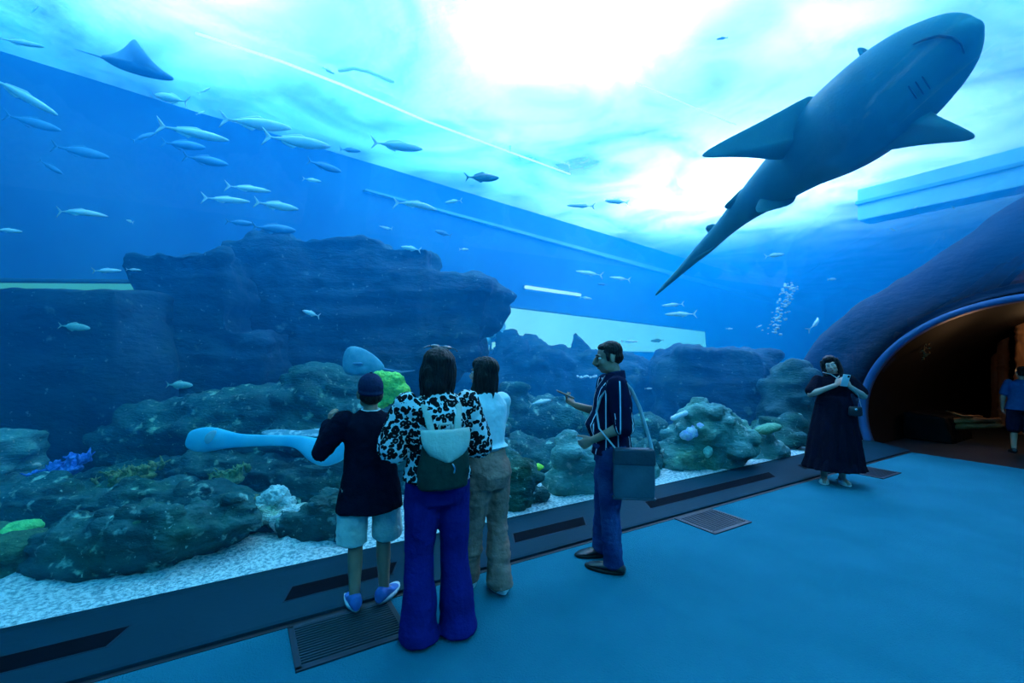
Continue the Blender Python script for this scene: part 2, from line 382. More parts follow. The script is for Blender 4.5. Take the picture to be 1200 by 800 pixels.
rock('low dark reef mound behind the boy, under the tall rock', 5.4, [(E, 300, 500, 130, 50, .5), (E, 370, 470, 50, 40, .4), (E, 410, 500, 70, 60, .5), (E, 470, 510, 60, 50, .5), (E, 200, 510, 80, 40, .5), (E, 340, 560, 160, 50, .5), (E, 510, 560, 60, 50, .45), (E, 550, 540, 50, 40, .4)], M_teal, .045, .13, 2.0, .08, knobs=90)
rock('broad far reef bank under the pale window behind the two women', 10.5, [(E, 640, 445, 75, 40, .8), (E, 600, 420, 30, 24, .6), (E, 700, 450, 70, 40, .8), (E, 590, 470, 60, 60, .8), (E, 660, 490, 120, 50, .8), (E, 560, 480, 50, 60, .7), (E, 745, 470, 50, 40, .7)], M_navy, .07, .24, 1.3, .12, knobs=60)
rock('mid reef mound just left of the man holding a phone', 7.4, [(E, 640, 500, 40, 36, .5), (E, 600, 500, 30, 50, .45), (E, 590, 540, 50, 40, .45), (E, 660, 540, 60, 34, .5), (E, 700, 520, 50, 40, .5), (E, 745, 520, 40, 36, .5)], M_teal, .05, .16, 1.8, .08, knobs=60)
rock('craggy low reef bank behind the round boulders and the sand gap', 6.2, [(E, 600, 545, 44, 34, .35), (E, 650, 548, 40, 30, .35), (E, 700, 545, 40, 30, .35), (E, 745, 545, 30, 26, .3), (E, 570, 530, 30, 40, .35)], M_teal, .04, .11, 2.8, .04, knobs=60)
rock('large rounded rock mound between the man and the woman in black', 9.2, [(E, 800, 440, 36, 36, .7), (B, 825, 455, 46, 45, .7), (E, 870, 440, 36, 32, .7), (E, 820, 500, 60, 60, .8), (E, 885, 490, 40, 60, .7), (E, 790, 500, 30, 50, .6)], M_navy, .065, .14, 1.4, .09, knobs=40)
rock('dark low rock between the rounded mound and the pale lumpy heap', 7.7, [(E, 800, 530, 50, 30, .4), (E, 860, 528, 50, 28, .4), (E, 760, 530, 30, 24, .4), (E, 910, 520, 30, 30, .4)], M_teal, .05, .12, 2.2, .05, knobs=40)
rock('pale lumpy coral-covered rock heap right of the man at the glass', 6.25, [(E, 805, 500, 16, 22, .26), (E, 835, 505, 28, 26, .3), (E, 812, 532, 40, 32, .27), (E, 850, 532, 26, 26, .22), (E, 786, 547, 18, 22, .22), (E, 862, 515, 14, 24, .25), (E, 825, 488, 22, 12, .2)], M_pale, .03, .07, 3.5, .03, knobs=60)
rock('small pointed rock beside the foot of the rounded tunnel flank', 6.9, [(E, 893, 522, 15, 24, .25), (E, 905, 532, 18, 16, .25), (E, 885, 537, 10, 14, .2)], M_pale, .03, .05, 3, .02, knobs=10)
rock('tall craggy teal rock leaning on the left side of the tunnel flank', 8.3, [(E, 922, 480, 30, 46, .4), (E, 905, 500, 22, 40, .35), (E, 940, 515, 30, 40, .4), (E, 928, 450, 18, 26, .3)], rock_mat('rock_flank', (.008, .05, .06), (.03, .11, .12), (.1, .25, .26), 2.0, .66), .05, .10, 1.8, .05, knobs=30)
rock('bushy dark green rock close to the glass beside the brown trousers', 4.7, [(E, 600, 572, 28, 34, .26), (E, 580, 575, 24, 30, .24), (E, 614, 577, 14, 24, .2), (E, 590, 550, 16, 14, .2)], M_teal, .025, .07, 4.5, .0, knobs=60)
rock('pair of round teal boulders behind the white sand gap', 5.2, [(E, 672, 536, 25, 22, .25), (E, 662, 566, 22, 22, .22), (E, 690, 568, 28, 26, .22), (E, 702, 548, 18, 20, .2)], M_pale, .028, .04, 4, .0, knobs=20)
rock('squat dark rock standing on the sand left of the boy', 3.9, [(E, 375, 615, 36, 30, .2), (E, 392, 622, 24, 26, .18), (E, 358, 620, 20, 22, .17), (E, 380, 596, 22, 12, .16)], M_teal, .022, .05, 5, .02, knobs=40)
rock('long dark reef boulder in the left corner above the sand strip', 3.42, [(E, 115, 650, 72, 42, .28), (E, 175, 634, 66, 40, .26), (E, 225, 622, 46, 32, .24, .1), (E, 85, 668, 46, 26, .2), (B, 160, 622, 84, 16, .26, .12, -6), (E, 265, 612, 40, 26, .2, .22)], M_teal, .025, .08, 3.2, .07, knobs=90)
rock('reef shelf sloping right behind the long dark boulder', 4.2, [(E, 250, 606, 70, 30, .26), (E, 305, 604, 46, 22, .22), (E, 200, 590, 80, 26, .28), (B, 120, 595, 90, 22, .3, 0, -5), (E, 40, 592, 60, 28, .3)], M_teal, .03, .09, 2.8, .07, knobs=80)
rock('low rubble reef bank below the long pale ray', 4.9, [(E, 60, 575, 80, 24, .35), (E, 160, 572, 70, 22, .35), (E, 260, 562, 80, 32, .35), (E, 340, 572, 60, 34, .35), (E, 100, 600, 120, 30, .4), (E, 300, 600, 120, 30, .4), (E, 400, 575, 50, 34, .3)], M_teal, .035, .12, 3.0, .06, knobs=120)
rock('mossy green boulder under the lime plate coral', 3.4, [(E, 18, 655, 38, 34, .22), (E, -15, 655, 40, 40, .26), (E, 42, 664, 16, 22, .17)], rock_mat('rock_moss', (.012, .06, .035), (.04, .16, .09), (.2, .45, .3), 3, .66), .025, .05, 4, .02, knobs=30)
rock('square pale teal rock at the left edge beside the dark ledge', 4.5, [(B, 5, 545, 24, 36, .25, 0, 5), (E, 0, 575, 34, 30, .25), (E, 18, 525, 12, 14, .2)], M_pale, .03, .05, 3, .04, knobs=14)
rock('encrusted white patch of rock beside the white brain coral', 4.0, [(E, 322, 602, 18, 10, .13), (E, 340, 612, 12, 14, .12), (E, 350, 602, 10, 8, .1)], rock_mat('rock_white', (.3, .4, .38), (.6, .72, .68), (.9, .95, .92), 8, .5), .016, .03, 8, 0, knobs=20)
rock('small teal stone half buried in the sand beside the shoulder bag', 5.75, [(E, 760, 556, 13, 18, .14), (E, 750, 562, 10, 12, .12)], M_pale, .025, .03, 5, 0)

# ---------------------------------------------------------------- corals
def coral_mat(name, c, c2=None, s=22): return mat(name, c, c2 or tuple(min(1, x * 1.6) for x in c), s, .8, .8, 40, .2)
def lobed(label, Y, lobes, m, vox=.014, amp=.02, fr=14, name='coral', group=None):
    mb = MB()
    for x, y, hx, hy, hd, *r in lobes:
        k = Y / F; mb.ell(at(x, y, Y + (r[1] if len(r) > 1 else 0)), (hx * k, hd, hy * k), Euler((0, R(r[0] if r else 0), 0)))
    o = mb.build(name, m, vox=vox, it=1, disp=rough(amp, fr, 0, random.random() * 30)); return tag(o, label, 'coral', group)
lobed('bright green lobed leather coral showing between the boy and the leopard blouse', 4.85, [(455, 452, 16, 16, .1), (470, 458, 11, 10, .1), (446, 442, 10, 8, .08), (462, 444, 12, 8, .08), (448, 474, 8, 5, .07), (456, 466, 10, 7, .08)], coral_mat('coral_green', (.16, .62, .10), (.40, .90, .12)))
lobed('flat lime green plate coral at the left edge', 3.5, [(14, 622, 30, 9, .16, -8), (32, 617, 12, 7, .1, -8), (-6, 627, 24, 7, .12, -8)], coral_mat('coral_lime', (.10, .62, .18), (.2, .8, .25)))
def branching(label, Y, x0, y0, x1, y1, m, n=26, h=.12, r=.012, seed=1):
    rnd = random.Random(seed); mb = MB()
    for i in range(n):
        t = (i + .5) / n; p = at(x0 + (x1 - x0) * t, y0 + (y1 - y0) * t, Y) + V((0, rnd.uniform(-.12, .12), -.02))
        q = p + V((rnd.uniform(-.06, .06), rnd.uniform(-.05, .05), h * rnd.uniform(.5, 1)))
        mb.tube([p, (p + q) / 2 + V((rnd.uniform(-.02, .02), 0, 0)), q], [r * 1.3, r, r * .8], 7)
        for k in range(3):
            a = p.lerp(q, rnd.uniform(.3, .9)); mb.tube([a, a + V((rnd.uniform(-.06, .06), rnd.uniform(-.05, .05), rnd.uniform(.01, .05)))], [r * .8, r * .6], 6)
    k = Y / F; mb.ell(at((x0 + x1) / 2, (y0 + y1) / 2 + 8, Y), (abs(x1 - x0) / 2 * k, .12, .05), Euler((0, R(math.degrees(math.atan2(y1 - y0, x1 - x0))), 0)))
    return tag(mb.build('branching_coral', m, vox=.011), label, 'coral')
branching('blue branching coral on the slope right of the square pale rock', 4.45, 42, 560, 98, 538, coral_mat('coral_blue', (.03, .16, .62), (.10, .32, .9)), 34, .10, .016, 3)
branching('olive fuzzy coral bank right of the blue branching coral', 4.5, 120, 562, 184, 548, coral_mat('coral_olive', (.10, .18, .06), (.2, .3, .1)), 34, .09, .014, 4)
branching('green-brown tufted coral below the head of the pale ray', 4.5, 250, 562, 286, 552, coral_mat('coral_tuft', (.10, .24, .10), (.2, .36, .16)), 20, .09, .014, 5)
branching('dark brown bushy coral left of the white brain coral', 4.1, 268, 590, 308, 588, coral_mat('coral_brown', (.08, .13, .05), (.2, .26, .12)), 20, .06, .012, 6)
lobed('white ridged brain coral dome on the reef left of the boy', 4.05, [(324, 582, 15, 13, .11), (312, 586, 10, 9, .09), (338, 588, 8, 7, .08)], coral_mat('coral_white', (.32, .55, .55), (.75, .9, .88), 40), .011, .02, 26)
lobed('small bright yellow-green coral tuft above the bushy rock', 4.85, [(620, 546, 10, 4, .06), (610, 549, 8, 4, .06), (630, 547, 7, 4, .05)], coral_mat('coral_yellow', (.35, .85, .08), (.55, .95, .12)), .01, .012, 20)
lobed('dull green round plate coral on the face of the long boulder', 3.28, [(152, 620, 20, 11, .05, -18)], coral_mat('coral_dullgreen', (.05, .22, .13), (.09, .3, .18)), .012, .012, 18)
lobed('green scalloped coral low on the long boulder near the sand', 3.22, [(112, 668, 20, 8, .05, -8), (100, 672, 14, 6, .05), (125, 662, 8, 5, .04)], coral_mat('coral_scallop', (.05, .24, .15), (.12, .36, .25)), .011, .014, 22)
lobed('green leaf-shaped coral plate beside the tunnel flank', 6.6, [(900, 502, 16, 6, .12, -12)], coral_mat('coral_leaf', (.10, .34, .22), (.16, .45, .3)), .016, .01, 12)
lobed('green plate coral at the foot of the round boulders', 4.98, [(688, 588, 13, 6, .09)], coral_mat('coral_platelet', (.10, .38, .24), (.16, .5, .3)), .013, .01, 16)
lobed('white and violet coral patch near the top of the pale heap', 6.0, [(808, 508, 12, 7, .07, -20), (818, 500, 7, 5, .06)], coral_mat('coral_violet', (.45, .50, .85), (.85, .92, .95), 14), .014, .015, 16)
lobed('pale green cup sponge on the pale heap below the violet coral', 6.0, [(829, 529, 6, 7, .06)], coral_mat('sponge', (.25, .55, .45)), .012, .008, 16, 'sponge')
tag(MB().tube([at(789, 490, 6.0), at(803, 484, 6.0)], .035, 12).build('tube_sponge', coral_mat('tube_sponge_white', (.85, .95, .95)), disp=rough(.006, 12)), 'short white tube sponge on top of the pale heap', 'sponge')
lobed('pale green coral shelf beside the white top below the far reef', 6.3, [(604, 529, 12, 6, .1), (598, 523, 8, 6, .1)], coral_mat('coral_shelf', (.12, .40, .25)), .016, .015, 14)
lobed('row of small white polyps on the far reef left of the man', 8.6, [(677 + 3.6 * i + (i * 7 % 3) * .6, 440.5 + (i * 5 % 3) * .7, 1.4 + (i * 3 % 2) * .7, 1.5, .04) for i in range(7)], coral_mat('coral_polyps', (.75, .92, .95)), .014, .006, 18)
lobed('craggy light coral growth at the left end of the pale window', 10.6, [(578, 392, 5, 8, .2), (588, 388, 5, 12, .2), (596, 396, 7, 6, .2), (571, 400, 5, 5, .2)], coral_mat('coral_crag', (.2, .5, .6)), .04, .06, 5)
tag(MB().tube([at(684, 425, 10.4), at(681, 412, 10.4), at(677, 400, 10.4), at(674, 391, 10.4)], [.34, .24, .14, .05], 14, .7, 1).build('rock', M_navy, vox=.04, it=1, disp=rough(.04, 4)), 'pointed blue rock spur against the pale window', 'rock')

# ---------------------------------------------------------------- tunnel mouth
hull_m = rock_mat('tunnel_flank', (.001, .006, .018), (.002, .012, .030), (.005, .025, .05), .7, .78)
prof_o = [(5.75, -.1), (5.62, .6), (5.48, 1.15), (5.1, 1.9), (4.5, 2.5), (3.9, 2.85), (3.3, 3.15), (2.6, 3.7), (1.84, 4.35), (.9, 4.65), (-.2, 4.4), (-1.2, 3.6), (-2.2, 2.6), (-2.8, 1.4), (-3, -.1)]
def resample(pts, n):
    ds = [0]
    for a, b in zip(pts, pts[1:]): ds.append(ds[-1] + math.hypot(b[0] - a[0], b[1] - a[1]))
    r = []
    for i in range(n):
        t = ds[-1] * i / (n - 1); k = max(j for j in range(len(ds)) if ds[j] <= t + 1e-9); k = min(k, len(pts) - 2)
        u = (t - ds[k]) / (ds[k + 1] - ds[k]); r.append((pts[k][0] + (pts[k + 1][0] - pts[k][0]) * u, pts[k][1] + (pts[k + 1][1] - pts[k][1]) * u))
    return r
NA = 73
po = resample(prof_o, NA)
for _ in range(6): po = [po[0]] + [((po[i - 1][0] + 2 * po[i][0] + po[i + 1][0]) / 4, (po[i - 1][1] + 2 * po[i][1] + po[i + 1][1]) / 4) for i in range(1, NA - 1)] + [po[-1]]
aa = R(-18); AA, AB = 2.24, 1.86
pi = [(VC + AA * math.cos(aa + (math.pi - 2 * aa) * i / (NA - 1)), VZ + AB * math.sin(aa + (math.pi - 2 * aa) * i / (NA - 1))) for i in range(NA)]
rows = []
for t, s in [(0, 9.9), (0, 9.5), (.06, 9.46), (.15, 9.46), (.28, 9.50), (.42, 9.57), (.56, 9.68), (.7, 9.84), (.82, 10.05), (.91, 10.3), (.97, 10.7), (1, 11.2), (1.0, 13), (.98, 20), (.95, 34)]:
    rows.append([W(s + (.0 if t == 0 else .12 * noise.noise(V((a[0] * .9, a[1] * .9, t * 3)))), a[0] + (b[0] - a[0]) * t, a[1] + (b[1] - a[1]) * t) for a, b in zip(pi, po)])
struct(MB().loft(rows, caps=False, closed=False).build('wall_end', hull_m, sub=1, disp=lambda co, n: co + n * (.05 * noise.fractal(co * 1.7, 1, 2, 4) if True else 0)))
trim_m = mat('arch_trim_blue', (.03, .10, .24), (.04, .13, .29), 3, .4, spec=.2)
rows = [[W(9.42 + ds, VC + (AA + dr) * math.cos(a), VZ + (AB + dr) * math.sin(a)) for ds, dr in ((0, -.07), (.12, -.09), (.12, .02), (0, .02), (-.03, -.025))] for a in [R(-18) + (math.pi + R(36)) * i / 72 for i in range(73)]]
struct(MB().loft(rows, closed=True).build('trim_4', trim_m))
dark_m = mat('tunnel_lining', (.002, .002, .003), (.004, .004, .005), 2, .6, spec=.05)
rows = [[W(s, VC + (AA - .03) * math.cos(a), VZ + (AB - .03) * math.sin(a)) for a in [R(-20) + (math.pi + R(40)) * i / 48 for i in range(49)]] for s in (9.44, 12, 17.2)]
struct(MB().loft(rows, caps=False, closed=False).build('ceiling_tunnel', dark_m))
struct(MB().loft([[W(s, n, z) for n, z in ((-2, -.1), (5, -.1), (5, 3.2), (-2, 3.2))] for s in (17, 17.3)]).build('wall_tunnel', dark_m, smooth=False))
# things inside the tunnel lit by a warm lamp
bark = mat('warm_wood', (.20, .095, .045), (.42, .22, .11), 3, .6, .6, 14, .3, stretch=(1, 1, .25))
bark2 = mat('driftwood', (.10, .03, .01), (.30, .11, .035), 4, .6, .8, 16, .3, stretch=(.4, .4, 2))
def column(label, s, n, r, seed):
    mb = MB(); z = [-.02, .12, .2, .9, 1.6, 2.1, 2.6]; rr = [1.35, 1.3, 1.02, 1.0, .98, 1.0, 1.05]
    p = W(s, n, 0); mb.rings_z([(p.x, p.y, a, r * b, r * b) for a, b in zip(z, rr)], 20, lambda a, t: .04 * math.sin(7 * a + seed))
    tag(mb.build('column', bark, vox=.03, it=1, disp=rough(.02, 4, .03, seed)), label, 'column', None)
column('brown rough column lit warm at the right edge inside the tunnel', 13.6, 2.48, .20, 1)
column('slim dim brown column left of the brightest one inside the tunnel', 14.6, 3.05, .09, 2)
column('thinnest brown column deep inside the tunnel, farthest left', 15.4, 3.35, .07, 3)
for i, (x0, y0, x1, y1, r, lb) in enumerate([(1066, 496, 1170, 492, .05, 'brown driftwood log lying uppermost along the tunnel wall'), (1072, 505, 1172, 498, .055, 'brown driftwood log lying lowest by the tunnel floor'), (1108, 481, 1150, 488, .022, 'thin bent driftwood branch resting above the two logs')]):
    def g(x, y, s=11.2):
        d = V(((x - CX) / F, 1, (HY - y) / F)); k = s / d.dot(D); p = d * k; p.z += H; return p
    a, b = g(x0, y0, 11.1), g(x1, y1, 11.5); m_ = (a + b) / 2 + V((0, 0, .02 if i < 2 else -.05))
    pts = [a, a.lerp(m_, .5), m_, m_.lerp(b, .5), b]
    tag(MB().tube(pts, [r * .5, r, r * 1.1, r, r * .7], 12).build('log', bark2, vox=.015, disp=rough(.015, 7, .02, i * 5)), lb, 'log')
# ledge the logs lie on
tag(MB().loft([[W(s, n, z) for n, z in ((2.9, -.02), (3.6, -.02), (3.62, .50), (3.0, .46))] for s in (10.9, 11.3, 12)]).build('ledge', dark_m, vox=.05, disp=rough(.03, 3)), 'low black ledge under the driftwood logs in the tunnel', 'ledge')
mb = MB(); rnd = random.Random(9)
cpos = g(1083, 408, 10.6)
for i in range(34):
    p = cpos + V((rnd.gauss(0, .045), rnd.gauss(0, .03), rnd.gauss(0, .085))); a = V((rnd.uniform(-1, 1), rnd.uniform(-1, 1), rnd.uniform(-1, 1))).normalized()
    mb.tube([p - a * .028, p, p + a * .028], [.003, .012, .003], 6, 1, .35)
mb.tube([cpos + V((0, 0, -.2)), cpos, cpos + V((.03, 0, .22))], .006, 6)
tag(mb.build('leaf_sprig', mat('dry_leaf', (.28, .17, .06), (.5, .34, .14), 20, .6)), 'small sprig of golden leaves hanging inside the blue arch', 'plant')
for i, (quad, lb) in enumerate([([(1126, 372), (1160, 363), (1158, 374), (1128, 382)], 'broken brown ceiling board inside the arch, behind the blue trim'), ([(1086, 366), (1165, 352), (1160, 357), (1092, 370)], 'long thin brown board along the top of the tunnel mouth')]):
    s = 12.2 + i * .0
    ps = [g(x, y, s) for x, y in quad]
    tag(MB().poly(ps, D * .03).build('board', bark, smooth=False, bevel=.004), lb, 'board')

# floor grates
gr_f = mat('grate_frame', (.008, .02, .035), rough=.45); gr_s = mat('grate_slat', (.012, .035, .055), rough=.4); gr_p = mat('grate_pit', (.002, .004, .006), rough=.8)
for s0, s1, lb in ((.25, .86, 'black slatted floor grate nearest the camera, below the boy'), (3.68, 4.25, 'black floor grate in the carpet right of the man'), (7.15, 7.72, 'black floor grate behind the woman in the dark dress')):
    n0, n1 = 2.58, 3.01; c = W((s0 + s1) / 2, (n0 + n1) / 2, 0)
    t = thing('floor_grate', lb, 'grate', c, TH); hx, hy = (s1 - s0) / 2, (n1 - n0) / 2
    mb = MB()
    for y in (-hy, hy): mb.box((0, y * .965, .004), (hx, .016, .006))
    for x in (-hx, hx): mb.box((x - math.copysign(.016, x), 0, .004), (.016, hy, .006))
    mb.build('grate_frame', gr_f, t, bevel=.002, smooth=False)
    MB().box((0, 0, .001), (hx - .01, hy - .01, .0015)).build('grate_pit', gr_p, t, smooth=False)
    mb = MB()
    for k in range(16):
        y = -hy + .03 + (2 * hy - .06) * k / 15; mb.box((0, y, .0055), (hx - .03, .0055, .003))
    mb.build('grate_slats', gr_s, t, smooth=False)

# ---------------------------------------------------------------- reflection lines, hose and ropes at the surface
rope_m = bpy.data.materials.new('white_rope'); rope_m.use_nodes = True; nt = rope_m.node_tree; nt.nodes.clear()
out = nt.nodes.new('ShaderNodeOutputMaterial'); q1 = nt.nodes.new('ShaderNodeBsdfTranslucent'); q2 = nt.nodes.new('ShaderNodeBsdfDiffuse'); q3 = nt.nodes.new('ShaderNodeMixShader')
for q in (q1, q2): q.inputs['Color'].default_value = (.95, .98, 1, 1)
nt.links.new(q1.outputs[0], q3.inputs[1]); nt.links.new(q2.outputs[0], q3.inputs[2]); nt.links.new(q3.outputs[0], out.inputs['Surface'])
reflect_m = emis('reflection_glow', (.88, .97, 1), 2.2)  # reflected light on the water surface, built as glowing tubes
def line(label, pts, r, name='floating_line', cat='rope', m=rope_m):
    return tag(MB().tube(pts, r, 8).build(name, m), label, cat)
def surf(x, y, z=ZW - .1): return at(x, y, (z - H) * F / (HY - y))
line('long white reflection line slanting across the water surface over the people', [surf(230, 39), surf(330, 72), surf(400, 99), surf(500, 142), surf(600, 179), surf(668, 204)], .020, 'reflection_line', 'lamp', reflect_m)
line('short thin white reflection line running from the brightest glare to the shark', [surf(745, 97), surf(800, 120), surf(862, 146)], .010, 'reflection_line', 'lamp', reflect_m)
line('pale curved hose floating above the long reflection line', [surf(398, 83), surf(415, 80), surf(432, 84), surf(460, 96)], .026, 'hose', 'hose')
line('thin vertical white rope meeting the long reflection line, left one of the pair', [at(597, 132, 9.6), at(598, 177, 9.6)], .016, 'rope')
line('thin slanting white rope at the right end of the long reflection line', [at(662, 166, 11), at(668, 202, 11)], .014, 'rope')

# ---------------------------------------------------------------- shark
def body_along(px, squash=.8, n=28, mb=None):
    """px: (x, y, half width px, Y). cross-section ellipse, widest across the view"""
    pts = [at(x, y, Y) for x, y, w, Y in px]; rr = []
    for i, (p, q) in enumerate(zip(pts, px)):
        t = (pts[min(i + 1, len(pts) - 1)] - pts[max(i - 1, 0)]).normalized()
        vd = (p - V((0, 0, H))).normalized(); u = t.cross(vd).normalized(); v = u.cross(t).normalized()
        r = q[2] * q[3] / F
        rr.append([p + u * r * math.cos(2 * math.pi * j / n) + v * r * squash * math.sin(2 * math.pi * j / n) for j in range(n)])
    return (mb or MB()).loft(rr)
shark_m = mat('shark_skin', (.06, .26, .29), (.09, .32, .34), 3, .5, .12, 60, .3)
sk = thing('shark', 'big dark shark gliding overhead, seen from below', 'shark', at(1000, 140, 3.2))
def under(o, root):
    o.parent = root; o.matrix_parent_inverse = Matrix.Translation(-root.location); return o
SP = [(1141, 24, 5, 2.50), (1138, 29, 15, 2.52), (1130, 36, 26, 2.56), (1118, 46, 36, 2.62), (1098, 63, 46, 2.72), (1072, 84, 53, 2.84), (1045, 106, 56, 2.96), (1015, 130, 55, 3.10), (985, 153, 51, 3.26), (957, 174, 43, 3.42), (935, 192, 34, 3.56), (914, 209, 28, 3.70), (895, 225, 23, 3.84), (876, 241, 17.5, 4.0), (860, 256, 13.5, 4.14), (845, 271, 10.5, 4.3), (828, 288, 9, 4.46), (812, 303, 6.5, 4.6), (796, 319, 4.2, 4.75), (780, 334, 2.6, 4.9), (768, 346, 1.0, 5.0)]
def smooth_px(px, m=3):
    r = []
    for i in range(len(px) - 1):
        p0, p1, p2, p3 = px[max(i - 1, 0)], px[i], px[i + 1], px[min(i + 2, len(px) - 1)]
        for k in range(m):
            t = k / m; r.append(tuple(.5 * ((2 * b) + (-a + c) * t + (2 * a - 5 * b + 4 * c - d) * t * t + (-a + 3 * b - 3 * c + d) * t ** 3) for a, b, c, d in zip(p0, p1, p2, p3)))
    r.append(px[-1]); return r
bodymb = body_along(smooth_px(SP), .78)
under(bodymb.build('body', shark_m, sub=1), sk)
def fin(px, root_i, thick, name, parent, m, tipthin=.25):
    """px: outline (x, y, Y); a lens-shaped blade, thin at the rim"""
    P = [at(*p) for p in px]; c = sum((P[i] for i in root_i), V((0, 0, 0))) / len(root_i)
    nrm = V((0, 0, 0))
    for a, b in zip(P, P[1:] + P[:1]): nrm += (a - c).cross(b - c)
    nrm.normalize(); rr = []; n = len(P)
    for q, h in ((.98, .0), (1.0, .06), (.96, .2), (.75, .65), (.4, 1.0), (.02, 1.0)): rr.append([c + (p - c) * q + nrm * thick * h for p in P])
    lo = [[c + (p - c) * q - nrm * thick * h for p in P] for q, h in ((.02, 1.0), (.4, 1.0), (.75, .65), (.96, .2))]
    mb = MB(); mb.loft(lo + rr[1:], caps=True)
    return under(mb.build(name, m, sub=1), parent)
fin([(962, 103, 3.30), (935, 118, 3.30), (890, 143, 3.24), (855, 160, 3.18), (828, 175, 3.13), (818, 183, 3.11), (824, 186, 3.12), (850, 184, 3.18), (888, 185, 3.30), (912, 190, 3.50), (935, 182, 3.52), (975, 150, 3.42)], (0, 9, 10, 11), .035, 'pectoral_fin', sk, shark_m)
fin([(1075, 112, 2.95), (1084, 127, 2.85), (1105, 138, 2.72), (1130, 149, 2.6), (1145, 157, 2.55), (1146, 162, 2.55), (1135, 166, 2.6), (1100, 168, 2.75), (1065, 172, 2.9), (1035, 178, 3.05), (1005, 178, 3.2), (1000, 160, 3.2), (1040, 125, 3.1)], (0, 10, 11, 12), .035, 'pectoral_fin', sk, shark_m)
fin([(945, 200, 3.72), (936, 222, 3.70), (932, 238, 3.68), (922, 242, 3.69), (900, 248, 3.72), (884, 252, 3.74), (884, 238, 3.78), (910, 212, 3.76)], (0, 7, 6), .014, 'pelvic_fin', sk, shark_m)
fin([(885, 212, 3.9), (870, 219, 3.95), (863, 226, 3.98), (858, 232, 4.0), (845, 243, 4.06), (852, 246, 4.08), (868, 244, 4.0), (890, 228, 3.9)], (0, 7, 6), .016, 'pelvic_fin', sk, shark_m)
fin([(845, 262, 4.3), (834, 262, 4.34), (827, 264, 4.36), (826, 270, 4.38), (834, 276, 4.38), (842, 275, 4.34)], (0, 5, 4), .012, 'anal_fin', sk, shark_m)
fin([(845, 275, 4.32), (838, 290, 4.36), (830, 296, 4.42), (818, 299, 4.5), (808, 309, 4.6), (812, 300, 4.6), (830, 283, 4.45)], (0, 6, 5), .010, 'tail_lobe', sk, shark_m)
fin([(1005, 60, 3.05), (1003, 56, 3.1), (1010, 54, 3.08), (1018, 58, 3.0), (1030, 70, 3.0), (1015, 85, 3.05)], (4, 5), .02, 'dorsal_fin', sk, shark_m)
mouth_m = mat('shark_mouth', (.03, .05, .07), rough=.6)
def on_body(x, y, lift=.0):
    """nearest body surface towards the lens at a pixel"""
    best = None
    d = V(((x - CX) / F, 1, (HY - y) / F)).normalized(); o = V((0, 0, H))
    for p in bodymb.v:
        k = (p - o).dot(d); off = (o + d * k - p).length
        if off < .035 and (best is None or k < best): best = k
    return o + d * ((best or 2.7) - lift)
mp_ = [on_body(x, y, .004) for x, y in ((1070, 52), (1084, 46), (1100, 42), (1116, 44), (1126, 52), (1130, 62))]
under(MB().tube(mp_, [.004, .008, .009, .009, .008, .004], 8).build('mouth', mouth_m), sk)
for x0, y0 in ((1090, 104), (1082, 110), (1074, 115)):
    under(MB().tube([on_body(x0 - 9, y0 - 14, .002), on_body(x0, y0, .002)], .004, 6).build('gill_slit', mouth_m), sk)

# ---------------------------------------------------------------- rays
ray_m = mat('ray_skin_pale', (.05, .62, .86), (.12, .74, .95), 5, .45, .05, 40, .3)
ray_d = mat('ray_skin_dark', (.06, .20, .34), (.09, .26, .40), 4, .6)
ray_s = mat('ray_skin_spotted', (.10, .30, .38), (.45, .62, .66), 18, .7, lo=.5, hi=.62)
ry = thing('stingray', 'long pale blue ray swimming past the glass left of the boy', 'ray', at(310, 515, 4.4))
RP = [(218, 517, 4, 4.45), (221, 517, 9, 4.45), (228, 516, 13, 4.45), (240, 515, 14.5, 4.44), (252, 514.5, 13.5, 4.43), (265, 515, 10.5, 4.42), (280, 516, 8, 4.42), (300, 516, 6.8, 4.4), (325, 516, 6.2, 4.4), (345, 517, 7, 4.4), (358, 521, 10, 4.4), (370, 527, 14, 4.4), (382, 530, 16, 4.38), (394, 529, 13, 4.36), (404, 525, 9, 4.35), (414, 520, 3, 4.35)]
under(body_along(smooth_px(RP), .35).build('body', ray_m, sub=1), ry)
fin([(300, 508, 4.46), (312, 503, 4.5), (330, 502, 4.52), (350, 505, 4.5), (372, 502, 4.55), (398, 498, 4.6), (400, 510, 4.5), (350, 513, 4.43), (320, 512, 4.43)], (0, 7, 8), .012, 'wing', ry, ray_s)
fin([(246, 504, 4.36), (256, 503, 4.36), (252, 510, 4.35), (248, 518, 4.35), (240, 522, 4.36), (238, 512, 4.36)], (0, 3), .012, 'gill_patch', ry, mat('ray_patch', (.5, .82, .92), rough=.5))
mt = thing('eagle_ray', 'dark blue ray with pointed wings gliding near the surface', 'ray', at(160, 75, 5.2))
fin([(112, 64, 5.3), (125, 65, 5.28), (140, 60, 5.25), (150, 52, 5.2), (156, 44, 5.15), (160, 47, 5.15), (166, 56, 5.1), (178, 71, 5.1), (192, 84, 5.1), (204, 90, 5.1), (205, 95, 5.1), (195, 95, 5.14), (175, 92, 5.2), (150, 85, 5.26), (132, 78, 5.3)], (3, 7, 12, 13), .06, 'body', mt, ray_d)
under(MB().tube([at(132, 72, 5.3), at(112, 65, 5.4), at(88, 58, 5.5)], [.012, .008, .003], 8).build('tail', ray_d), mt)
sr = thing('spotted_ray', 'fan-shaped pale ray resting on the reef above the green leather coral', 'ray', at(425, 422, 5.3))
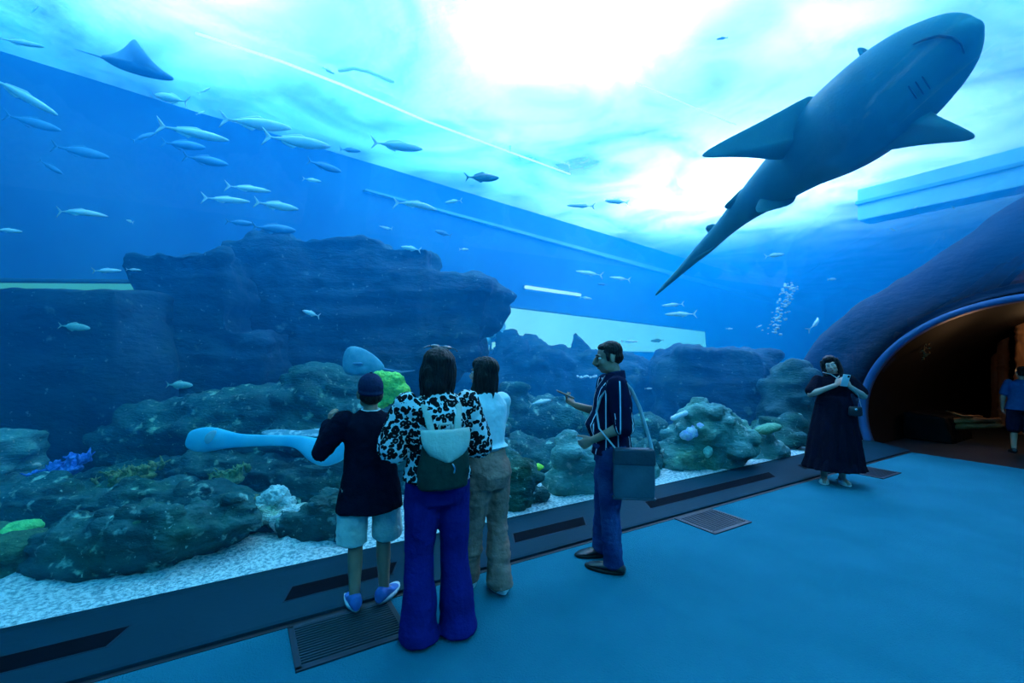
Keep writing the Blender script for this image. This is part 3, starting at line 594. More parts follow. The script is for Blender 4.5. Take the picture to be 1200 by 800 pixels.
fin([(402, 438, 5.35), (400, 425, 5.35), (403, 410, 5.35), (410, 404, 5.34), (422, 406, 5.32), (436, 413, 5.3), (448, 424, 5.28), (453, 432, 5.28), (447, 436, 5.28), (430, 440, 5.28), (412, 441, 5.32)], (0, 4, 8), .05, 'body', sr, mat('ray_grey', (.10, .34, .46), (.20, .48, .58), 12, .7))
under(MB().ell(at(419, 426, 5.25), (.06, .02, .018)).build('dark_patch', ray_d), sr)
under(MB().tube([at(450, 433, 5.28), at(470, 436, 5.3), at(486, 434, 5.35)], [.02, .012, .004], 8).build('tail', ray_d), sr)

# ---------------------------------------------------------------- fish
f_silver = mat('fish_silver', (.75, .92, .92), (.95, 1, 1), 6, .3, spec=.6)
f_blue = mat('fish_blue', (.05, .26, .50), (.08, .32, .56), 6, .5)
f_teal = mat('fish_teal', (.02, .22, .26), (.04, .3, .34), 6, .4)
f_green = mat('fish_grey_green', (.30, .55, .50), (.45, .7, .62), 8, .4)
def proto(m, height=.13, thick=.07, bend=0.0):
    """one fish of unit length along +X (nose at +.5)"""
    r = thing('fish', 'x', 'fish')
    xs = [-.42, -.36, -.28, -.15, 0, .15, .28, .38, .45, .49, .5]; hs = [.16, .2, .34, .72, .98, 1, .85, .62, .38, .16, .03]
    yb = lambda x: bend * (x * x * 2 - .1)
    MB().loft([[V((x, yb(x) + thick * h * math.cos(2 * math.pi * j / 14), height * h * math.sin(2 * math.pi * j / 14))) for j in range(14)] for x, h in zip(xs, hs)]).build('body', m, r)
    def blade(pts, name, th=.008):
        c = sum((V((x, yb(x), z)) for x, z in pts), V((0, 0, 0))) / len(pts)
        MB().loft([[c + (V((x, yb(x), z)) - c) * q + V((0, s * th, 0)) for x, z in pts] for q, s in ((.9, -1), (1, 0), (.9, 1))]).build(name, m, r)
    blade([(-.40, .0), (-.55, .15), (-.53, .10), (-.475, 0), (-.53, -.10), (-.55, -.15)], 'tail_fin')
    blade([(.12, height * .95), (.02, height * 1.4), (-.12, height * 1.1), (-.26, height * .65), (-.25, height * .25), (0, height * .8)], 'dorsal_fin')
    blade([(-.02, -height * .9), (-.08, -height * 1.35), (-.18, -height * .95), (-.26, -height * .55), (-.24, -height * .2), (-.1, -height * .7)], 'anal_fin')
    return r
protos = {'s': proto(f_silver, .095, .06), 'l': proto(f_silver, .07, .045), 'c': proto(f_silver, .075, .05, .35), 'b': proto(f_blue, .11, .07), 't': proto(f_teal, .12, .06), 'g': proto(f_green, .15, .08)}
used = set()
def fish(kind, x, y, length, ang, Y, label, right=True, yaw=18, group=None):
    """length px, ang = tilt in the picture (counter-clockwise), right = heading right"""
    p = protos[kind]
    if kind in used:
        r = p.copy(); COL.objects.link(r)
        for ch in p.children:
            c = ch.copy(); c.parent = r; COL.objects.link(c)
    else: r = p; used.add(kind)
    r.location = at(x, y, Y); sz = length * Y / F / math.cos(R(yaw)); r.scale = (sz, sz, sz)
    r.rotation_euler = (Matrix.Rotation(R(-ang), 3, 'Y') @ Matrix.Rotation(R(yaw if right else 180 - yaw), 3, 'Z')).to_euler()
    tag(r, label, 'fish', group)
    return r
FL = [
 ('l', 26, 50, 46, -6, 4.8, 'silver fish near the upper left corner, highest of those left of the dark ray', 1),
 ('l', 27, 112, 66, -30, 4.4, 'bright silver fish diving steeply at the left edge', 1),
 ('s', 200, 115, 50, -19, 4.9, 'bright silver fish just below the dark pointed ray', 0),
 ('l', 228, 156, 72, -8, 4.8, 'slender silver fish left of the two facing right', 1),
 ('s', 302, 145, 68, 0, 4.9, 'upper of the two large silver fish under the long reflection line', 1),
 ('s', 350, 166, 68, -3, 4.9, 'lower right of the two large silver fish under the long reflection line', 1),
 ('s', 385, 83, 14, -25, 5.5, 'tiny silver fish just above the long reflection line at its left half', 1),
 ('c', 95, 249, 42, 0, 5.2, 'slim arched pale fish above the flat rock ledge', 1),
 ('s', 152, 259, 13, -20, 5.6, 'tiny pale fish right of the slim arched one', 0),
 ('s', 325, 241, 46, -7, 5.2, 'brightest silver fish of the trio above the humped rock', 1),
 ('l', 292, 221, 44, -2, 5.6, 'upper pale fish of the trio above the humped rock', 1),
 ('l', 266, 234, 46, 0, 5.6, 'left pale fish of the trio above the humped rock', 1),
 ('b', 40, 144, 44, -10, 6.0, 'faint blue fish right below the diving silver fish', 1),
 ('b', 96, 178, 48, -6, 6.2, 'faint blue fish in open water under the left silver school', 1),
 ('b', 60, 196, 26, -32, 6.0, 'small faint fish heading downwards at the left', 1),
 ('b', 170, 160, 24, 40, 5.6, 'small faint fish rising just left of the slender silver one', 1),
 ('b', 216, 170, 46, -4, 6.2, 'faint blue fish right under the slender silver one', 1),
 ('b', 242, 188, 44, -6, 6.4, 'faint blue fish lowest under the slender silver one', 1),
 ('b', 381, 195, 34, -12, 6.0, 'faint blue fish below the two large silver fish', 1),
 ('s', 366, 211, 20, -6, 5.8, 'small faint fish between the silver pair and the bright trio', 1),
 ('b', 282, 261, 28, -2, 6.0, 'faint fish under the left member of the bright trio', 1),
 ('b', 322, 268, 48, -4, 6.0, 'dim blue-green fish hovering right over the humped rock', 1),
 ('s', 240, 106, 14, 45, 5.4, 'tiny pale fish under the long reflection line right of the dark ray', 1),
 ('s', 235, 132, 9, 40, 5.6, 'speck of a fish between the dark ray and the slender silver fish', 1),
 ('s', 467, 171, 54, 0, 5.0, 'silver fish with forked tail under the middle of the long reflection line', 1),
 ('t', 566, 208, 38, 9, 5.0, 'dark teal fish against the pale water under the long reflection line', 1),
 ('c', 488, 240, 48, -6, 5.2, 'thin curled white fish above the right half of the tall rock', 1),
 ('s', 531, 236, 20, 0, 5.8, 'small pale fish right of the thin curled one', 0),
 ('l', 680, 241, 30, -8, 6.0, 'white fish under the end of the slanting rope', 0),
 ('s', 722, 236, 26, -12, 6.2, 'pale fish right of the white one under the slanting rope', 0),
 ('b', 411, 176, 22, 0, 5.8, 'dim fish left of the silver one with the forked tail', 1),
 ('s', 10, 270, 22, 0, 5.6, 'pale fish at the left edge above the green window strip', 1),
 ('s', 126, 317, 23, 6, 5.6, 'white fish just above the flat rock ledge', 1),
 ('s', 157, 316, 14, 0, 5.9, 'tiny fish right of the white one above the flat ledge', 1),
 ('g', 88, 383, 27, -6, 4.7, 'plump grey-green fish in front of the flat dark ledge', 1),
 ('g', 211, 451, 28, -2, 5.0, 'slim grey-green fish in front of the dark stepped rock', 1),
 ('s', 364, 367, 25, -17, 5.5, 'white fish in front of the tallest dark rock', 0),
 ('s', 481, 291, 25, -14, 6.0, 'bright white fish over the right shoulder of the tall rock', 0),
 ('s', 544, 292, 10, 6, 6.6, 'tiny bright fish right of the white one over the tall rock', 1),
 ('b', 519, 273, 22, -22, 6.2, 'pale blue fish above the tiny bright one over the tall rock', 0),
 ('c', 453, 267, 16, -14, 6.4, 'small faint arched fish above the middle of the tall rock', 0),
 ('l', 690, 320, 30, -12, 8.5, 'long white fish above the tube light, left one', 0),
 ('l', 726, 326, 22, -12, 8.5, 'white fish above the tube light, right one', 0),
 ('b', 706, 333, 12, -6, 9.0, 'tiny dim fish between the tube light and the two white ones', 0),
 ('s', 687, 349, 14, -8, 9.0, 'small white fish at the right end of the tube light', 1),
 ('l', 797, 368, 34, 0, 7.5, 'white fish with upright tail below the tip of the shark tail', 0),
 ('l', 788, 357, 24, 4, 8.0, 'pale fish just above the one with the upright tail', 0),
 ('l', 738, 400, 20, 0, 9.5, 'white fish in front of the pale far window', 1),
 ('t', 770, 399, 14, 2, 9.0, 'dark little fish in front of the right end of the pale window', 0),
 ('s', 760, 455, 9, 0, 7.0, 'speck of a white fish between the man and the rounded rock mound', 1),
 ('s', 855, 385, 9, 0, 8.0, 'tiny fish in open water above the rounded rock mound', 1),
 ('s', 890, 382, 8, 20, 8.0, 'tiny fish in open water left of the bubble plume', 1),
 ('c', 956, 378, 24, 40, 8.0, 'curved pale fish by the edge of the tunnel flank', 1),
 ('s', 908, 299, 24, 8, 7.0, 'pale fish high in the glare right of the shark tail', 1),
 ('s', 975, 327, 12, 5, 8.0, 'small pale fish above the curved one by the tunnel flank', 1),
 ('s', 1073, 243, 8, 30, 5.5, 'tiny bright fish below the pale beam, left of two', 1),
 ('s', 1117, 243, 9, -15, 5.5, 'tiny bright fish below the pale beam, right of two', 1),
 ('s', 1046, 269, 10, -5, 6.5, 'tiny fish under the left end of the pale beam', 1),
 ('s', 630, 468, 14, -4, 8.0, 'small fish over the far reef behind the white top', 1),
 ('s', 634, 471, 26, 8, 6.8, 'pale fish swimming in the dark gap of the far reef', 1, ),
 ('s', 40, 12, 14, 60, 4.4, 'bright white fish tail-up at the top left corner', 1),
 ('b', 846, 45, 12, 0, 5.5, 'small pale fish above the shark near the top edge', 0),
]
seen = set()
for a in FL:
    k, x, y, ln, an, Y, lb, rt = a[:8]
    if (x, y) == (630, 468): continue
    fish(k, x, y, ln, an, Y, lb, bool(rt), random.uniform(5, 28))
# bubble plume
mb = MB(); rnd = random.Random(3)
for i in range(120):
    t = rnd.random(); c = at(905 + 22 * t + rnd.gauss(0, 5), 392 - 62 * t, 7.6 + rnd.gauss(0, .1)); r = rnd.uniform(.008, .03)
    mb.ell(c, (r, r, r * .7), nu=8, nv=5)
tag(mb.build('bubbles', mat('bubble', (.75, .92, 1), rough=.2)), 'plume of pale bubbles rising left of the tunnel flank', 'bubbles', None, 'stuff')

# ---------------------------------------------------------------- people
def pmat(name, c1, c2=None, scale=18, rough=.9, bump=.25, bscale=60, *_, **k): return mat(name, c1, c2, scale, rough, bump, bscale, .05, **k)
skin_m = mat('skin', (.30, .185, .13), (.36, .22, .155), 9, .5, .05, 90, .35)
skin_f = mat('skin_fair', (.44, .31, .25), (.50, .36, .29), 9, .5, .05, 90, .35)
hair_m = mat('hair_black', (.003, .004, .006), (.009, .010, .012), 30, .5, .8, 70, .22, stretch=(1, 1, .12))
eye_m = mat('eye', (.75, .75, .75), (.8, .8, .8), rough=.2); iris_m = mat('iris', (.02, .012, .01), rough=.15); lip_m = mat('lip', (.32, .13, .11), rough=.45)
navy_m = pmat('navy_knit', (.002, .005, .014), (.004, .008, .021))
white_sole = mat('white_sole', (.85, .9, .92), rough=.5)

def lerp(a, b, t): return a + (b - a) * t
def finger_chain(base, d, nrm, L, bends):
    """base point, direction d, palm normal nrm (fingers bend towards it)"""
    pts = [base]; ax = d.cross(nrm).normalized(); cur = d.copy(); segs = (.46, .30, .24)
    for s_, b_ in zip(segs, bends):
        cur = (Matrix.Rotation(R(b_), 3, ax) @ cur).normalized(); pts.append(pts[-1] + cur * L * s_)
    return pts
def hand(mb, wrist, d, nrm, k=1.0, curl=25, side=1, spread=4, thumb=(38, 15), pinch=None):
    """palm from the wrist along d, palm side facing nrm; side=+1 puts the thumb on d x nrm"""
    d = d.normalized(); nrm = (nrm - d * nrm.dot(d)).normalized(); lat = d.cross(nrm).normalized() * side
    P = .095 * k
    ring_ = []
    for t, w_, h_ in ((0, .022, .018), (.25, .031, .018), (.6, .039, .016), (.9, .041, .0135), (1.02, .036, .010)):
        c = wrist + d * P * t
        ring_.append([c + lat * (w_ * k * math.cos(2 * math.pi * j / 14)) + nrm * (h_ * k * math.sin(2 * math.pi * j / 14)) for j in range(14)])
    mb.loft(ring_)
    for i, (off, L_) in enumerate(((.030, .070), (.0105, .078), (-.0095, .073), (-.029, .058))):
        b0 = wrist + d * (P * (.93 - .05 * abs(i - 1))) + lat * off * k
        dd = (Matrix.Rotation(R(-(1.5 - i) * spread * side), 3, nrm) @ d).normalized()
        c = curl[i] if isinstance(curl, (list, tuple)) else curl
        mb.tube(finger_chain(b0, dd, nrm, L_ * k, (c, c * 1.15, c * .75)), [.0088 * k, .0083 * k, .0077 * k, .0066 * k], 9)
    b0 = wrist + d * P * .28 + lat * .026 * k + nrm * .004
    dd = (d * math.cos(R(thumb[0])) + lat * math.sin(R(thumb[0])) + nrm * .25).normalized()
    pts = [b0, b0 + dd * .038 * k]; dd2 = (dd * .8 + d * .5 + nrm * math.sin(R(thumb[1]))).normalized(); pts += [pts[-1] + dd2 * .032 * k]; pts += [pts[-1] + (dd2 + nrm * .2).normalized() * .024 * k]
    mb.tube(pts, [.013 * k, .0105 * k, .0095 * k, .0075 * k], 9)

def head_mesh(k=1.0, female=False, jaw=1.0):
    """head about its own centre, face towards +Y"""
    mb = MB()
    mb.ell((0, -.012, .035), (.074, .094, .088))
    mb.ell((0, .020, -.035), (.060 * jaw, .070, .082))
    mb.ell((0, .048, -.084), (.034 * jaw, .034, .026))
    for s in (-1, 1):
        mb.ell((s * .034, .062, -.022), (.026, .026, .026)); mb.ell((s * .040 * jaw, .02, -.070), (.020, .040, .026))
        mb.ell((s * .028, .078, .030), (.026, .014, .0085))
        mb.ell((s * .077, -.012, -.008), (.010, .020, .032), Euler((0, 0, R(-20 * s))))
        mb.ell((s * .011, .102, -.032), (.010, .011, .009))
    mb.tube([(0, .086, .026), (0, .103, .004), (0, .118, -.022), (0, .110, -.036)], [.011, .0125, .0165, .012], 10)
    mb.ell((0, .086, -.056), (.025, .014, .0065)); mb.ell((0, .084, -.066), (.021, .014, .0075))
    ex = MB()
    for s in (-1, 1):
        ex.mi = 1; ex.ell((s * .031, .0745, .010), (.0145, .0135, .0095), nu=12, nv=8)
        ex.mi = 2; ex.ell((s * .031, .0855, .010), (.0062, .0040, .0062), nu=10, nv=6)
    ex.mi = 3; ex.ell((0, .0955, -.0555), (.020, .0055, .0042)); ex.ell((0, .0935, -.0650), (.017, .0058, .0052))
    M = Matrix.Scale(k, 4); return mb.xf(M), ex.xf(M)

J0 = dict(pelvis=(0, 0, .93), waist=(0, .0, 1.08), chest=(0, -.005, 1.28), neck=(0, -.02, 1.455), head=(0, .012, 1.585),
          sL=(-.175, -.01, 1.385), sR=(.175, -.01, 1.385), eL=(-.225, -.02, 1.11), eR=(.225, -.02, 1.11), wL=(-.235, .05, .87), wR=(.235, .05, .87),
          hL=(-.09, 0, .90), hR=(.09, 0, .90), kL=(-.10, .015, .49), kR=(.10, .015, .49), aL=(-.105, -.02, .085), aR=(.105, -.02, .085))
class Person:
    def __init__(s, label, loc, rz, height, skin, J=None, head_rot=(0, 0, 0), foot=(0, 0), build=1.0, hs=1.0):
        s.k = height / 1.70; s.root = thing('person', label, 'person', loc, R(rz)); s.skin = skin
        jj = dict(J0); jj.update(J or {}); s.J = {a: V(b) * s.k for a, b in jj.items()}
        s.hr = Euler([R(a) for a in head_rot]).to_matrix(); s.foot = foot; s.b = build; s.hs = hs
    def HM(s): return Matrix.Translation(s.J['head']) @ s.hr.to_4x4() @ Matrix.Scale(s.k * s.hs, 4)
    def torso(s, mb, g=0.0, hem=None, bx=1.0, by=1.0, top=True, hemx=0, hemy=0, belly=0):
        J, k, b = s.J, s.k, s.b; rows = []
        if hem is not None: rows.append((J['pelvis'].x, J['pelvis'].y, hem * k, (.165 * b + hemx) * k + g, (.115 * b + hemy) * k + g))
        else: rows.append((*(J['pelvis'] - V((0, 0, .09 * k))), .135 * b * k + g, .105 * b * k + g))
        if hem is None or hem < .9: rows.append((*J['pelvis'], .168 * b * bx * k + g, .122 * b * by * k + g))
        rows.append((J['waist'].x, J['waist'].y + belly * .5 * k, J['waist'].z, .143 * b * bx * k + g, (.108 * b * by + belly * .5) * k + g))
        c = J['chest']; rows.append((*lerp(J['waist'], c, .5), .150 * b * k + g, (.112 * b + belly * .25) * k + g))
        rows.append((*c, .162 * b * k + g, .118 * b * k + g)); rows.append((*(lerp(c, J['neck'], .42)), .160 * b * k + g, .105 * b * k + g))
        if top:
            rows.append((*(lerp(c, J['neck'], .68)), .125 * b * k + g, .080 * b * k + g)); rows.append((*(lerp(c, J['neck'], .9)), .072 * k + g, .062 * k + g)); rows.append((*(lerp(c, J['neck'], 1.04)), .056 * k + g * .6, .056 * k + g * .6))
        mb.rings_z(rows, 28); return mb
    def arm(s, mb, sd, g=0.0, t0=0.0, t1=1.0, flare=0.0, part='all'):
        J, k, b = s.J, s.k, s.b; S, E_, W_ = J['s' + sd], J['e' + sd], J['w' + sd]
        path = []; rad = []
        for t in (0, .25, .5, .75, 1): path.append(lerp(S, E_, t)); rad.append((lerp(.054, .042, t) + (.006 * math.sin(math.pi * t))) * k)
        for t in (.25, .55, 1): path.append(lerp(E_, W_, t)); rad.append((lerp(.041, .027, t) + (.005 if t == .25 else 0)) * k)
        tot = 7; n1 = max(2, round(t1 * tot) + 1); path, rad = path[:n1], rad[:n1]
        rad = [r + g + flare * (i / (n1 - 1)) ** 2 for i, r in enumerate(rad)]
        mb.tube(path, rad, 14, rnd=True); return path, rad
    def leg(s, mb, sd, radii, t1=1.0, fu=1, fv=1):
        """radii at hip, mid-thigh, knee, calf, ankle"""
        J = s.J; Hh, K, A = J['h' + sd], J['k' + sd], J['a' + sd]
        pts = [Hh, lerp(Hh, K, .5), K, lerp(K, A, .35), lerp(K, A, .7), A]; rr = [radii[0], radii[1], radii[2], radii[3], lerp(radii[3], radii[4], .6), radii[4]]
        n = max(2, round(t1 * 5) + 1); mb.tube(pts[:n], [r * s.k for r in rr[:n]], 18, fu, fv)
    def body(s, hands=(), vox=.0065, legs=True, female=False, jaw=1.0, hand_scale=1.0):
        mb = MB(); k = s.k
        s.torso(mb, -.012); s.arm(mb, 'L'); s.arm(mb, 'R')
        for sd in 'LR':
            s.leg(mb, sd, (.086, .075, .053, .054, .038))
            a = s.J['a' + sd]; yaw = R(s.foot[0 if sd == 'L' else 1]); f = V((-math.sin(yaw), math.cos(yaw), 0))
            mb.tube([a + V((0, 0, -.02)) * k - f * .03 * k, a + f * .06 * k + V((0, 0, -.045)) * k, a + f * .15 * k + V((0, 0, -.062)) * k], [.034 * k, .032 * k, .022 * k], 12, 1, 1.15)
        n0 = lerp(s.J['chest'], s.J['neck'], .8); mb.tube([n0, s.J['neck'], s.J['head'] + s.hr @ V((0, -.015, -.06)) * k], [.062 * k, .054 * k, .052 * k], 16)
        hm, ex = head_mesh(1.0, female, jaw); mb.add(hm, s.HM())
        for sd in 'LR':
            spec = dict(hands).get(sd)
            if spec is None:
                d = (s.J['w' + sd] - s.J['e' + sd]).normalized(); spec = dict(d=d, nrm=V((1 if sd == 'L' else -1, 0, 0)), side=1)
            spec = dict(spec); d = V(spec.pop('d')); nr = V(spec.pop('nrm')); hand(mb, s.J['w' + sd], d, nr, k * hand_scale, **spec)
        x = MB().add(ex, s.HM())
        s.bodyo = mb.build('body', [s.skin, eye_m, iris_m, lip_m], s.root, vox=vox, it=2, merge=x); return s.bodyo
    def cloth(s, name, mb, m, vox=.009, it=3, amp=.004, fr=9, strata=0):
        return mb.build(name, m, s.root, vox=vox, it=it, disp=rough(amp, fr, strata, random.random() * 20))
    def shoe(s, sd, m, sole_m, length=.27, sole=.022, high=.095, name='shoe', z0=0.0, up=None):
        k = s.k; a = s.J['a' + sd]; yaw = R(s.foot[0 if sd == 'L' else 1]); M = Matrix.Translation(V((a.x, a.y, a.z - .085 * k))) @ Matrix.Rotation(yaw, 4, 'Z') @ Matrix.Scale(k, 4)
        h = length; y0 = -.075
        mb = MB(); rr = []
        for t, wd, ht, zb in ((-.04, .026, high * .7, .012), (.03, .044, high, .012), (.22, .050, high * 1.08, .012), (.36, .050, high * .92, .012), (.55, .052, .064, .012), (.78, .051, .048, .012), (.92, .038, .036, .014), (1.0, .014, .024, .016)):
            y = y0 + h * t; rr.append([V((wd * math.cos(2 * math.pi * j / 16), y, zb + (ht - zb) * (.5 + .5 * math.sin(2 * math.pi * j / 16)))) for j in range(16)])
        mb.loft(rr); o = mb.xf(M).build(name, m, s.root, vox=.007, it=2)
        sb = MB(); rr = []
        for z, q in ((0, .96), (sole * .5, 1.03), (sole, 1.0)):
            ring = []
            for j in range(28):
                a_ = 2 * math.pi * j / 28; yy = math.sin(a_); wd = (.056 + .006 * max(0, yy)) * (1 if yy < .6 else 1)
                ring.append(V((wd * q * math.cos(a_) * (1 - .25 * max(0, -yy) ** 2), y0 + h / 2 + (h / 2 + .006) * q * yy, z)))
            rr.append(ring)
        sb.loft(rr); so = sb.xf(M).build('sole', sole_m, o); return o
    def wld(s): return Matrix.Translation(s.root.location) @ Matrix.Rotation(s.root.rotation_euler.z, 4, 'Z')

# --- boy at the glass
boy = Person('boy in dark cap, long navy top and pale shorts, back turned, at the glass', at(434, 412, 2.97) - V((0, 0, H - .012)), 24, 1.47, skin_m,
    dict(sL=(-.19, 0, 1.385), sR=(.185, 0, 1.385), eL=(-.345, .04, 1.155), wL=(-.275, .20, 1.325), eR=(.24, .03, 1.12), wR=(.17, .22, 1.02), aL=(-.115, -.02, .085), aR=(.10, .0, .085), kL=(-.105, .02, .47), kR=(.10, .03, .47)), (8, 0, 4), (6, -38), 1.0, 1.13)
boy.body(dict(L=dict(d=(.05, .12, 1), nrm=(.9, .3, -.1), side=1, curl=34), R=dict(d=(-.3, .9, .1), nrm=(-.7, 0, -.7), side=-1, curl=35)))
mb = MB(); boy.torso(mb, .030, hem=.715, hemx=.045, hemy=.04, bx=1.06, by=1.06); boy.arm(mb, 'L', .022, t1=1.0, flare=.004); boy.arm(mb, 'R', .022, flare=.004)
boy.cloth('sweatshirt', mb, navy_m, amp=.009, fr=7)
k = boy.k
nk = boy.J['neck'] + V((0, -.006, .004)) * k
mb = MB(); mb.tube([nk + V((.064 * math.cos(a), .062 * math.sin(a), .006 * math.sin(a))) * k for a in [2 * math.pi * i / 24 for i in range(25)]], .009 * k, 8); mb.build('collar', mat('pale_collar', (.75, .85, .85), rough=.8), boy.root)
mb = MB()
for sd in 'LR':
    hp = boy.J['h' + sd]; kn = boy.J['k' + sd]
    o_ = V((-.028 if sd == 'L' else .028, 0, 0)) * k; mb.tube([hp + o_ * .6, lerp(hp, kn, .55) + o_, lerp(hp, kn, .99) + o_ * 1.2], [.112 * k, .110 * k, .112 * k], 20, rnd=False)
mb.rings_z([(0, 0, .62 * k + .2, .16 * k, .12 * k), (0, 0, .95 * k, .16 * k, .12 * k)], 20)
boy.cloth('shorts', mb, pmat('shorts_pale', (.52, .66, .58), (.68, .80, .72), 10), amp=.011, fr=9)
blue_shoe = mat('blue_shoe', (.03, .12, .42), (.05, .18, .5), 12, .6)
for sd in 'LR': boy.shoe(sd, blue_shoe, white_sole, .285, .036, .115)
mb = MB(); mb.ell((0, -.014, .045), (.083, .104, .092)); mb.ell((0, -.020, .012), (.084, .103, .032)); mb.tube([(-.05, .075, .045), (0, .10, .047), (.05, .075, .045)], .008, 8); mb.loft([[V((x * .062, .06 + .085 * math.sqrt(max(0, 1 - x * x * .7)) * t, .045 - .012 * t + dz)) for x in (-1, -.6, -.2, .2, .6, 1)] for t, dz in ((0, -.004), (1, -.004), (1, .004), (0, .004))], caps=False)
c = mb.xf(boy.HM()).build('cap', pmat('cap_navy', (.010, .022, .06), (.014, .03, .075)), boy.root, vox=.006, it=2)
MB().ell((0, -.014, .138), (.009, .009, .006)).xf(boy.HM()).build('cap_button', pmat('cap_button', (.012, .025, .06)), c)
mb = MB(); mb.ell((0, -.035, -.02), (.077, .078, .05)); mb.xf(boy.HM()).build('hair', hair_m, boy.root, disp=rough(.003, 60))

# --- woman with the backpack
lp = bpy.data.materials.new('leopard_print'); lp.use_nodes = True; nt = lp.node_tree; b = nt.nodes['Principled BSDF']; b.inputs['Roughness'].default_value = .9; b.inputs['Specular IOR Level'].default_value = .05
tc = nt.nodes.new('ShaderNodeTexCoord'); wp = nt.nodes.new('ShaderNodeTexNoise'); wp.inputs['Scale'].default_value = 18; wp.inputs['Detail'].default_value = 3
vm = nt.nodes.new('ShaderNodeVectorMath'); vm.operation = 'MULTIPLY_ADD'; vm.inputs[1].default_value = (.04, .04, .04)
nt.links.new(tc.outputs['Object'], wp.inputs['Vector']); nt.links.new(wp.outputs['Color'], vm.inputs[0]); nt.links.new(tc.outputs['Object'], vm.inputs[2])
vo = nt.nodes.new('ShaderNodeTexVoronoi'); vo.inputs['Scale'].default_value = 33; nt.links.new(vm.outputs[0], vo.inputs['Vector'])
r1 = nt.nodes.new('ShaderNodeValToRGB'); r1.color_ramp.interpolation = 'CONSTANT'; el = r1.color_ramp.elements
el[0].position = 0; el[0].color = (.30, .33, .32, 1); el[1].position = .15; el[1].color = (.008, .008, .01, 1); q = el.new(.58); q.color = (.80, .84, .82, 1)
nt.links.new(vo.outputs['Distance'], r1.inputs['Fac']); nt.links.new(r1.outputs['Color'], b.inputs['Base Color'])
mom = Person('woman in leopard-print blouse and flared violet-blue trousers wearing a backpack', at(513, 412, 2.66) - V((0, 0, H)), 22, 1.67, skin_f,
    dict(sL=(-.185, -.01, 1.37), sR=(.185, -.01, 1.37), eL=(-.255, .03, 1.13), wL=(-.17, .24, 1.12), eR=(.255, .03, 1.11), wR=(.16, .24, 1.06), kL=(-.105, .02, .49), kR=(.105, .02, .49), aL=(-.115, -.02, .095), aR=(.115, -.02, .095), neck=(0, -.015, 1.44), head=(.012, .03, 1.57)), (-6, 6, -14), (8, -8), .97)
mom.body(dict(L=dict(d=(.7, .7, .1), nrm=(.1, -.2, 1), side=-1, curl=40), R=dict(d=(-.7, .7, .1), nrm=(-.1, -.2, 1), side=1, curl=40)), female=True, jaw=.93)
mb = MB(); mom.torso(mb, .030, hem=.93, hemx=.02, hemy=.02); mom.arm(mb, 'L', .026, t1=.62, flare=.030); mom.arm(mb, 'R', .026, t1=.62, flare=.030)
mom.cloth('blouse', mb, lp, amp=.012, fr=8)
k = mom.k
mb = MB(); mb.rings_z([(0, -.005, .80 * k, .165 * k, .135 * k), (0, -.012, .88 * k, .182 * k, .145 * k), (0, -.005, .97 * k, .170 * k, .125 * k), (0, 0, 1.04 * k, .150 * k, .112 * k)], 26)
for sd in 'LR': mom.leg(mb, sd, (.108, .102, .082, .088, .106), fu=1.08, fv=1)
for sd in 'LR':
    a = mom.J['a' + sd]; mb.tube([a, a + V((0, .0, -.075 * k))], [.108 * k, .118 * k], 20, 1.12, .98, rnd=False)
mom.cloth('flared_trousers', mb, pmat('violet_blue_cloth', (.008, .010, .11), (.012, .015, .16), 8, .8, .3, 50), amp=.008, fr=7)
for sd in 'LR': mom.shoe(sd, mat('pale_shoe', (.6, .68, .7), rough=.6), white_sole, .25, .02)
def bob(P, name, length, wide=1.0, back=1.0, seed=0, vox=.0065):
    mb = MB(); mb.ell((0, -.022, .046), (.088 * wide, .103, .090))
    rows = []
    for t in [i / 8 for i in range(9)]:
        z = .05 - (.05 + length) * t; w_ = (.090 + .018 * math.sin(math.pi * min(1, t * 1.05))) * wide * (1 - .10 * t); rows.append([V((w_ * math.sin(a) * (1 if abs(a) < 1.7 else .97), -.012 - (.096 + .01 * math.sin(math.pi * t)) * back * math.cos(a), z)) for a in [-1.95 + 3.9 * j / 30 for j in range(31)]] + [V((w_ * .80 * math.sin(a), -.005 - .068 * back * math.cos(a), z)) for a in [1.95 - 3.9 * j / 30 for j in range(31)]])
    mb.loft(rows)
    mb.ell((0, .045, .075), (.070 * wide, .050, .052))
    def strands(co, n):
        p = P.HM().inverted() @ co; a = math.atan2(p.x, -p.y)
        w_ = 1 + max(0, -p.z) * 9
        return co + n * (.008 * w_ * noise.noise(V((a * 3, p.z * 14, seed))) + .005 * noise.noise(V((a * 11, p.z * 8, seed + 3)))) + P.hr @ V((0, 0, .022 * P.k * w_ * noise.noise(V((a * 4, 1, seed + 7))) if p.z < -.05 else 0))
    return mb.xf(P.HM()).build(name, hair_m, P.root, vox=vox, it=2, disp=strands)
bob(mom, 'hair', .165, 1.08, 1.05, 3)
mb = MB()
for s_ in (-1, 1):
    mb.ell((s_ * .036, .083, .112), (.030, .010, .022), Euler((R(-55), 0, 0)))
    mb.tube([(s_ * .068, .078, .112), (s_ * .092, .03, .098), (s_ * .097, -.045, .082)], .004, 8)
mb.tube([(-.01, .09, .112), (0, .092, .115), (.01, .09, .112)], .004, 8)
mb.xf(mom.HM() @ Matrix.Translation((0, -.03, .034))).build('sunglasses', mat('sunglass_black', (.008, .008, .01), rough=.15, spec=.7), mom.root)
